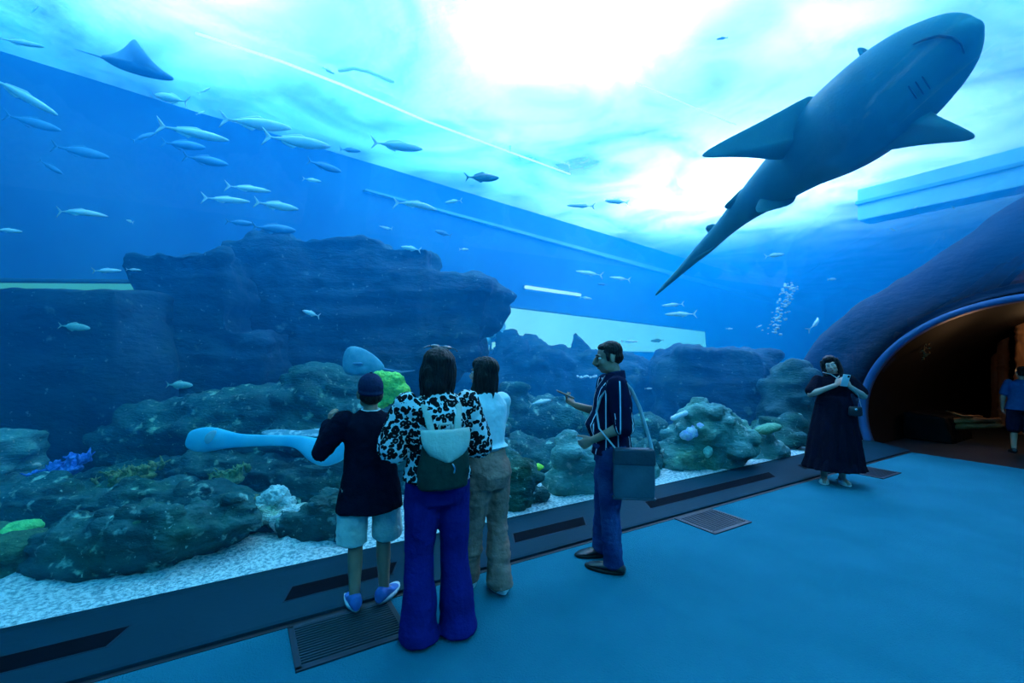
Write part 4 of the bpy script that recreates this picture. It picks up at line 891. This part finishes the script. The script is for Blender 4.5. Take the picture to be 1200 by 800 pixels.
# backpack
MW = mom.wld() @ Matrix.Translation(V((0, -.175, 0)) * mom.k)
bp_ = thing('backpack', 'small dark green backpack with a pale flap on the back of the leopard blouse', 'backpack', MW @ V((0, 0, 1.10 * k)), mom.root.rotation_euler.z)
bag_m = mat('bag_green', (.008, .030, .026), (.013, .042, .034), 14, .65, .2, 50, .12)
flap_m = mat('flap_pale', (.42, .48, .40), (.52, .58, .5), 12, .6, .2, 60, .3)
mb = MB(); mb.rings_z([(-.012, -.01, -.175, .118, .045), (-.012, -.015, -.165, .138, .062), (-.01, -.02, -.06, .145, .068), (0, -.015, .06, .128, .060), (0, -.008, .125, .095, .042), (0, 0, .14, .06, .02)], 28)
def sq(co, n): return co
mb.build('bag_body', bag_m, bp_, vox=.009, it=2, disp=rough(.006, 9))
fl = MB(); rows = []
for t in [i / 10 for i in range(11)]:
    z = .148 - .168 * t; hw = .132 * math.sqrt(max(0, 1 - (max(0, t - .15) / .87) ** 2.0)) + .004; yb = -.048 - .045 * math.sin(min(1, t * 1.3) * math.pi / 2)
    rows.append([V((hw * u, yb + .03 * u * u + dy, z + .012 * (1 - u * u) * 0)) for dy in (0,) for u in [-1 + 2 * j / 14 for j in range(15)]] + [V((hw * u, yb + .03 * u * u + .008, z)) for u in [1 - 2 * j / 14 for j in range(15)]])
fl.loft(rows); fo = fl.build('flap', flap_m, bp_, disp=rough(.004, 9))
MB().tube([(0.02, -.098, -.03), (.03, -.104, -.05), (.026, -.103, -.072)], .006, 8).build('buckle', mat('chrome', (.7, .75, .75), rough=.2, metal=1.0), fo)
hd = MB().tube([(-.035, -.015, .135), (-.03, -.02, .175), (.03, -.02, .175), (.035, -.015, .135)], .009, 8).build('handle', flap_m, bp_)
for s_ in (-1, 1):
    MB().tube([(s_ * .07, .0, .12), (s_ * .095, .06, .26), (s_ * .10, .16, .31), (s_ * .105, .27, .22)], .014, 10, .5, 1.5).build('strap', flap_m if s_ < 2 else bag_m, bp_)

# --- young woman in the white top
girl = Person('young woman with black bob, white top and brown-grey trousers beside the backpack wearer', at(568, 412, 3.17) - V((0, 0, H)), 44, 1.60, skin_f,
    dict(sL=(-.165, 0, 1.375), sR=(.165, .0, 1.375), eL=(-.19, .12, 1.15), wL=(-.06, .28, 1.16), eR=(.20, .10, 1.14), wR=(.08, .28, 1.12), pelvis=(0, -.035, .93), hL=(-.085, -.03, .90), hR=(.085, -.03, .90), kL=(-.055, .06, .49), kR=(.10, -.03, .50), aL=(-.06, .02, .095), aR=(.035, -.13, .11)), (2, 4, 12), (10, -14), .95)
girl.J['kL'], girl.J['aL'] = V((-.075, .03, .49)) * girl.k, V((-.06, .14, .085)) * girl.k
girl.body(dict(L=dict(d=(.9, .4, .1), nrm=(.1, -.3, 1), side=-1, curl=40), R=dict(d=(-.8, .5, .1), nrm=(-.1, -.3, 1), side=1, curl=40)), female=True, jaw=.93)
mb = MB(); girl.torso(mb, .022, hem=1.06, hemx=-.012, hemy=.0); girl.arm(mb, 'L', .022, t1=.75); girl.arm(mb, 'R', .022, t1=.75)
girl.cloth('top', mb, pmat('white_top', (.66, .80, .80), (.82, .92, .92), 5, .8, .2, 30), amp=.009, fr=7)
k = girl.k
g_ = MB().rings_z([(0, 0, 1.035 * k, .158 * k, .124 * k), (0, 0, 1.065 * k, .160 * k, .126 * k)], 26); g_.build('top_hem', pmat('white_hem', (.78, .9, .9)), girl.root)
mb = MB(); mb.rings_z([(0, -.05, .78 * k, .150 * k, .140 * k), (0, -.052, .87 * k, .172 * k, .162 * k), (0, -.04, .95 * k, .165 * k, .145 * k), (0, -.015, 1.04 * k, .146 * k, .115 * k)], 26)
for sd in 'LR': girl.leg(mb, sd, (.108, .100, .078, .084, .094), 1.0)
for sd in 'LR':
    a = girl.J['a' + sd]; mb.tube([a, a + V((0, 0, -.045 * k))], [.094 * k, .100 * k], 18, rnd=False)
girl.cloth('trousers', mb, pmat('brown_grey_cloth', (.24, .135, .11), (.34, .19, .155), 7, .85, .4, 40), amp=.013, fr=8, strata=.010)
for sd in 'LR': girl.shoe(sd, mat('white_shoe', (.55, .66, .7), (.65, .75, .78), rough=.6), white_sole, .245, .026)
bob(girl, 'hair', .19, 1.0, 1.0, 8)

# --- man with phone
ps = bpy.data.materials.new('striped_polo'); ps.use_nodes = True; nt = ps.node_tree; b = nt.nodes['Principled BSDF']; b.inputs['Roughness'].default_value = .9; b.inputs['Specular IOR Level'].default_value = .05
tc = nt.nodes.new('ShaderNodeTexCoord'); sx = nt.nodes.new('ShaderNodeSeparateXYZ'); sn = nt.nodes.new('ShaderNodeSeparateXYZ')
nt.links.new(tc.outputs['Object'], sx.inputs[0]); nt.links.new(tc.outputs['Normal'], sn.inputs[0])
def M_(op, a, b_=None):
    n_ = nt.nodes.new('ShaderNodeMath'); n_.operation = op
    for i, v in enumerate((a, b_)):
        if v is None: continue
        if isinstance(v, (int, float)): n_.inputs[i].default_value = v
        else: nt.links.new(v, n_.inputs[i])
    return n_.outputs[0]
def stripe(axis, off): return M_('LESS_THAN', M_('FRACT', M_('ADD', M_('MULTIPLY', axis, 1 / .088), off)), .10)
side_ = M_('GREATER_THAN', M_('ABSOLUTE', sn.outputs['X']), .62); lev_ = M_('LESS_THAN', M_('ABSOLUTE', sn.outputs['Z']), .6)
fc = M_('ADD', M_('MULTIPLY', stripe(sx.outputs['Y'], .35), side_), M_('MULTIPLY', stripe(sx.outputs['X'], .2), M_('SUBTRACT', 1, side_)))
mxr = nt.nodes.new('ShaderNodeMix'); mxr.data_type = 'RGBA'; mxr.inputs[6].default_value = (.003, .008, .030, 1); mxr.inputs[7].default_value = (.68, .80, .85, 1)
nt.links.new(M_('MULTIPLY', fc, lev_), mxr.inputs['Factor']); nt.links.new(mxr.outputs[2], b.inputs['Base Color'])
man = Person('man in a striped navy polo and jeans, standing sideways with a shoulder bag', at(717, 412, 3.52) - V((0, 0, H)), 84, 1.72, skin_m,
    dict(sL=(-.19, -.015, 1.38), sR=(.19, .02, 1.38), eL=(-.235, -.06, 1.10), wL=(-.15, .15, .985), eR=(.245, .06, 1.13), wR=(.13, .265, 1.20), neck=(0, -.02, 1.455), head=(0, .022, 1.582), aL=(-.12, .0, .085), aR=(.16, .06, .085), kL=(-.105, .03, .48), kR=(.12, .05, .48), hL=(-.09, 0, .90), hR=(.09, 0, .90)), (-9, 0, 4), (-22, 12), 1.04)
man.body(dict(L=dict(d=(.25, .8, -.45), nrm=(.9, -.2, .1), side=-1, curl=30), R=dict(d=(-.15, .75, .45), nrm=(-.35, -.35, .9), side=1, curl=(48, 42, 38, 30), thumb=(40, 10))), jaw=1.06)
mb = MB(); man.torso(mb, .018, hem=.86, hemx=.0, hemy=.02, belly=.075); man.arm(mb, 'L', .026, t1=.52, flare=.008); man.arm(mb, 'R', .026, t1=.52, flare=.008)
man.cloth('polo_shirt', mb, ps, amp=.006, fr=7)
k = man.k
nk = man.J['neck'] + V((0, -.004, .006)) * k
cl = MB(); rows = []
for z, g1 in ((-.03, .080), (.012, .073), (.028, .070), (.026, .064), (-.03, .062)):
    rows.append([nk + V((g1 * .98 * math.sin(a), -.004 - g1 * .98 * math.cos(a), z - .018 * max(0, -math.cos(a)))) * k for a in [-2.75 + 5.5 * j / 30 for j in range(31)]])
cl.loft(rows, closed=True, caps=False).build('collar', pmat('polo_collar', (.008, .016, .05), (.012, .022, .065)), man.root)
jean_m = pmat('blue_denim', (.010, .03, .11), (.03, .07, .19), 5, .85, .3, 90)
mb = MB(); mb.rings_z([(0, .0, .80 * k, .165 * k, .135 * k), (0, 0, .88 * k, .175 * k, .145 * k), (0, .01, .98 * k, .165 * k, .145 * k)], 26)
for sd in 'LR': man.leg(mb, sd, (.108, .100, .078, .074, .072))
for sd in 'LR':
    a = man.J['a' + sd]; mb.tube([a, a + V((0, 0, -.035 * k))], [.072 * k, .075 * k], 18, rnd=False)
man.cloth('jeans', mb, jean_m, amp=.010, fr=8, strata=.006)
blk = mat('black_leather', (.008, .011, .014), (.015, .02, .025), 14, .35, .15, 40)
for sd in 'LR': man.shoe(sd, blk, mat('black_sole', (.004, .005, .006), rough=.6), .29, .024, .075)
mb = MB(); mb.ell((0, -.022, .052), (.079, .093, .080)); mb.ell((0, -.055, .0), (.071, .056, .055)); mb.ell((0, .026, .088), (.060, .048, .030))
for s_ in (-1, 1): mb.ell((s_ * .070, .018, .012), (.010, .016, .034))
mb.xf(man.HM()).build('hair', hair_m, man.root, vox=.006, it=2, disp=rough(.003, 50))
br = MB()
for s_ in (-1, 1): br.tube([(s_ * .012, .094, .032), (s_ * .030, .092, .037), (s_ * .048, .078, .032)], [.0035, .0045, .003], 8)
br.xf(man.HM()).build('eyebrows', hair_m, man.root)
ms_ = MB(); ms_.tube([(-.024, .088, -.048), (0, .102, -.046), (.024, .088, -.048)], [.004, .006, .004], 8); ms_.xf(man.HM()).build('moustache', hair_m, man.root)
MWm = man.wld()
# phone in his right hand
wr = man.J['wR']; hd_ = V((-.15, .75, .45)).normalized()
def phone(label, M, glow=None, case=(.02, .03, .04)):
    t = thing('phone', label, 'phone', M.translation); t.rotation_euler = M.to_euler()
    MB().box((0, 0, 0), (.037, .076, .0042)).build('case', mat('phone_case', case, rough=.4), t, bevel=.004)
    MB().box((0, 0, .0044), (.033, .070, .0006)).build('screen', glow or mat('phone_glass', (.01, .02, .03), rough=.1), t, smooth=False)
    MB().box((-.02, .055, -.0052), (.011, .014, .0015)).build('camera_bump', mat('phone_lens', (.01, .01, .012), rough=.2), t, bevel=.001)
    return t
pc = wr + hd_ * .115 + V((-.022, -.01, .036))
rotp = (MWm.to_3x3() @ Matrix((V((1, .1, 0)).normalized(), hd_, V((-.1, -.45, .85)).normalized())).transposed())
phone('dark phone in the raised hand of the man in the polo', Matrix.Translation(MWm @ pc) @ rotp.to_quaternion().to_matrix().to_4x4(), emis('phone_screen', (.25, .6, .7), .35))
# shoulder bag
sb = thing('shoulder_bag', 'flat dark satchel hanging at the hip of the man in jeans', 'bag', MWm @ (V((-.255, -.105, .78)) * k), man.root.rotation_euler.z)
satchel = mat('satchel_leather', (.03, .075, .105), (.045, .10, .135), 8, .5, .15, 50, .3); satchel_d = mat('satchel_flap', (.016, .040, .062), (.024, .055, .08), 8, .45, .15, 50, .3)
bm_ = MB(); bm_.loft([[V((x, y, z)) for x, y in ((-.034, -.165 * q), (.034, -.165 * q), (.034, .125 * q), (-.034, .125 * q))] for z, q in ((-.185, .98), (-.10, 1), (.10, .98), (.16, .93))])
bo = bm_.build('bag_body', satchel, sb, bevel=.018, smooth=True)
MB().loft([[V((x, y, z)) for x, y in ((-.042, -.168 * q), (.036, -.168 * q), (.036, .128 * q), (-.042, .128 * q))] for z, q in ((.055, 1.0), (.12, .99), (.172, .94))]).build('flap', satchel_d, sb, bevel=.014)
MB().loft([[V((x, y, z)) for x, y in ((-.036, -.17), (.036, -.17), (.036, .13), (-.036, .13))] for z in (-.19, -.176)]).build('base_trim', satchel_d, sb, bevel=.006)
strap_m = mat('strap_pale', (.42, .52, .56), (.5, .6, .64), 9, .7)
sp = [(.0, .095, .15), (.055, .22, .30), (.10, .235, .42), (.112, .205, .52), (.122, .13, .612), (.128, .085, .640), (.125, .03, .638), (.112, -.02, .58), (.08, -.075, .45), (.03, -.12, .28), (.0, -.15, .15)]
MB().tube([V((a, b_, c_)) * 1.0 for a, b_, c_ in sp], .0085, 10, .5, 1.7).build('strap', strap_m, sb)

# --- woman in the dark dress
lady = Person('woman in a long black dress holding a phone up at the tunnel mouth', at(977, 412, 5.72) - V((0, 0, H)), 163, 1.62, skin_f,
    dict(sL=(-.185, 0, 1.36), sR=(.185, 0, 1.36), eL=(-.30, .10, 1.16), wL=(-.085, .29, 1.29), eR=(.30, .10, 1.17), wR=(.075, .29, 1.31), head=(.05, .045, 1.555), neck=(.01, 0, 1.44)), (-6, 16, -20), (6, -16), 1.12)
lady.body(dict(L=dict(d=(.55, .35, .65), nrm=(.6, -.5, .1), side=-1, curl=36), R=dict(d=(-.55, .35, .65), nrm=(-.6, -.5, .1), side=1, curl=36)), female=True, jaw=.98)
k = lady.k
mb = MB(); mb.rings_z([(0, 0, .24 * k, .335 * k, .285 * k), (0, 0, .44 * k, .31 * k, .265 * k), (0, 0, .62 * k, .285 * k, .24 * k), (0, 0, .85 * k, .25 * k, .205 * k), (0, 0, 1.08 * k, .205 * k, .165 * k), (0, 0, 1.14 * k, .19 * k, .15 * k)], 64, lambda a, t: (.055 * math.sin(15 * a + .7) + .02 * math.sin(7 * a)) * (1 - t) ** .6)
lady.torso(mb, .018, hem=1.05, hemx=.02, hemy=.02); lady.arm(mb, 'L', .012, t1=.42, flare=.020); lady.arm(mb, 'R', .012, t1=.42, flare=.020)
dress_m = pmat('black_dress', (.002, .004, .010), (.004, .006, .015), 9)
lady.cloth('dress', mb, dress_m, vox=.010, it=2, amp=.004, fr=8)
mb = MB(); mb.rings_z([(0, 0, .20 * k, .365 * k, .315 * k), (0, 0, .28 * k, .34 * k, .29 * k), (0, 0, .35 * k, .315 * k, .27 * k)], 72, lambda a, t: (.05 * math.sin(19 * a) + .02 * math.sin(8 * a)) * (1 - t * .5)); lady.cloth('dress_frill', mb, dress_m, vox=.010, it=1, amp=.003)
for sd in 'LR': lady.shoe(sd, mat('sandal_white', (.62, .74, .76), rough=.6), white_sole, .245, .018, .045)
mb = MB(); mb.ell((0, -.022, .046), (.088, .103, .088)); mb.ell((0, .035, .085), (.066, .050, .044))
for s_ in (-1, 1): mb.tube([(s_ * .080, .0, .06), (s_ * .088, .005, -.02), (s_ * .088, .02, -.10), (s_ * .07, .05, -.19)], [.024, .028, .028, .016], 12)
mb.ell((0, -.075, -.06), (.085, .045, .11))
mb.xf(lady.HM()).build('hair', hair_m, lady.root, vox=.0075, it=2, disp=rough(.005, 30))
MWl = lady.wld()
ph = V((0, .375, 1.375)) * k
phone('pale phone held in both hands by the woman in black', Matrix.Translation(MWl @ ph) @ (MWl.to_3x3() @ Matrix((V((1, 0, .15)).normalized(), V((-.1, .35, .9)).normalized(), V((0, -.93, .36)).normalized())).transposed()).to_quaternion().to_matrix().to_4x4(), emis('phone_screen_bright', (.9, .75, .6), .9), (.75, .85, .88))
pb = thing('purse', 'little black purse on a thin chain against the black dress', 'bag', MWl @ (V((-.17, .20, .98)) * k), lady.root.rotation_euler.z)
MB().rings_z([(0, 0, -.06, .06, .018), (0, 0, -.045, .078, .024), (0, 0, .04, .07, .022), (0, 0, .055, .06, .012)], 20).build('purse_body', mat('purse_leather', (.012, .014, .02), rough=.35), pb)
MB().tube([(-.06, 0, .05), (-.02, .02, .2), (.10, .01, .33), (.24, -.05, .44), (.30, -.13, .46)], .0045, 6).build('chain', mat('chain_metal', (.6, .65, .65), rough=.3, metal=.8), pb)
MB().ell((.0, .026, .02), (.018, .006, .014)).build('clasp', mat('clasp_metal', (.7, .75, .75), rough=.25, metal=.9), pb)

# --- person inside the tunnel
kid = Person('person in a blue T-shirt and dark shorts standing inside the tunnel at the right edge', at(1197, 412, 7.4) - V((0, 0, H)), -40, 1.40, skin_m, dict(eL=(-.25, .0, 1.12), wL=(-.25, .06, .88), eR=(.25, 0, 1.12), wR=(.25, .06, .88)), (0, 0, 8), (8, -8), 1.15)
kid.body({})
mb = MB(); kid.torso(mb, .022, hem=.86, hemx=.02, hemy=.02); kid.arm(mb, 'L', .014, t1=.45, flare=.010); kid.arm(mb, 'R', .014, t1=.45, flare=.010)
kid.cloth('t_shirt', mb, pmat('blue_shirt', (.012, .06, .17), (.016, .075, .2)), amp=.006)
k = kid.k; mb = MB(); mb.rings_z([(0, 0, .80 * k, .17 * k, .13 * k), (0, 0, .98 * k, .165 * k, .125 * k)], 24)
for sd in 'LR': kid.leg(mb, sd, (.115, .115, .115, .1, .1), .4)
kid.cloth('shorts', mb, navy_m, amp=.006)
for sd in 'LR': kid.shoe(sd, blk, blk, .26)
mb = MB(); mb.ell((0, -.022, .05), (.082, .097, .084)); mb.ell((0, -.055, -.01), (.072, .056, .06)); mb.xf(kid.HM()).build('hair', hair_m, kid.root, disp=rough(.003, 50))

# ---------------------------------------------------------------- lights
def area(name, loc, size, power, col, shape='DISK', rot=(0, 0, 0), size_y=None):
    l = bpy.data.lights.new(name, 'AREA'); l.shape = shape; l.size = size; l.energy = power; l.color = col
    if size_y: l.size_y = size_y
    o = bpy.data.objects.new(name, l); COL.objects.link(o); o.location = loc; o.rotation_euler = rot; return o
area('surface_lamp_or_fill', V((.9, 5.9, 7.0)), .9, 640, (.85, .82, 1))
area('surface_lamp_or_fill', V((6.2, 12.5, 9.0)), 5.0, 3700, (.68, .72, 1))
area('surface_lamp_or_fill', V((4.2, 6.0, 6.8)), .35, 70, (.72, .92, 1))
area('surface_lamp_or_fill', V((-3.9, 5.3, 7.2)), .5, 260, (.45, .76, 1))
area('surface_lamp_or_fill', W(1.0, -5.5, 7.5), 2.5, 1500, (.20, .85, 1))
area('surface_lamp_or_fill', W(-.5, 6.2, 7.6), 3.0, 170, (.22, .95, 1))  # added fill above the near left reef, brightens the tank
area('surface_lamp_or_fill', W(4.2, 8.0, 7.6), 3.0, 420, (.22, .82, 1))  # added fill that lifts the right tank foreground
area('ambient_fill', V((0, 6, 11)), 26, 3700, (0, .78, 1))  # added wide overhead fill for ambient light, not a known skylight
w = bpy.data.worlds.new('world'); SC.world = w; w.use_nodes = True
w.node_tree.nodes['Background'].inputs['Color'].default_value = (.02, .25, .7, 1); w.node_tree.nodes['Background'].inputs['Strength'].default_value = .2
pl = bpy.data.lights.new('warm_lamp_or_fill', 'POINT'); pl.energy = 16; pl.color = (1, .62, .3); pl.shadow_soft_size = .15
o = bpy.data.objects.new('warm_lamp_or_fill', pl); COL.objects.link(o); o.location = W(12.7, 2.0, 1.9)
pl = bpy.data.lights.new('warm_lamp_or_fill', 'POINT'); pl.energy = 9; pl.color = (1, .55, .25); pl.shadow_soft_size = .1  # second warm light, added to brighten the logs and boards
o = bpy.data.objects.new('warm_lamp_or_fill', pl); COL.objects.link(o); o.location = W(11.6, 2.6, 1.35)

SC.view_settings.view_transform = 'Standard'; SC.view_settings.look = 'None'; SC.view_settings.gamma = 1; SC.view_settings.exposure = 0
SC.view_settings.use_curve_mapping = False
cy = SC.cycles; cy.use_denoising = True; cy.max_bounces = 8; cy.transparent_max_bounces = 16; cy.volume_bounces = 1; cy.diffuse_bounces = 3; cy.glossy_bounces = 3; cy.transmission_bounces = 4
cy.sample_clamp_indirect = 4; cy.caustics_reflective = False; cy.caustics_refractive = False
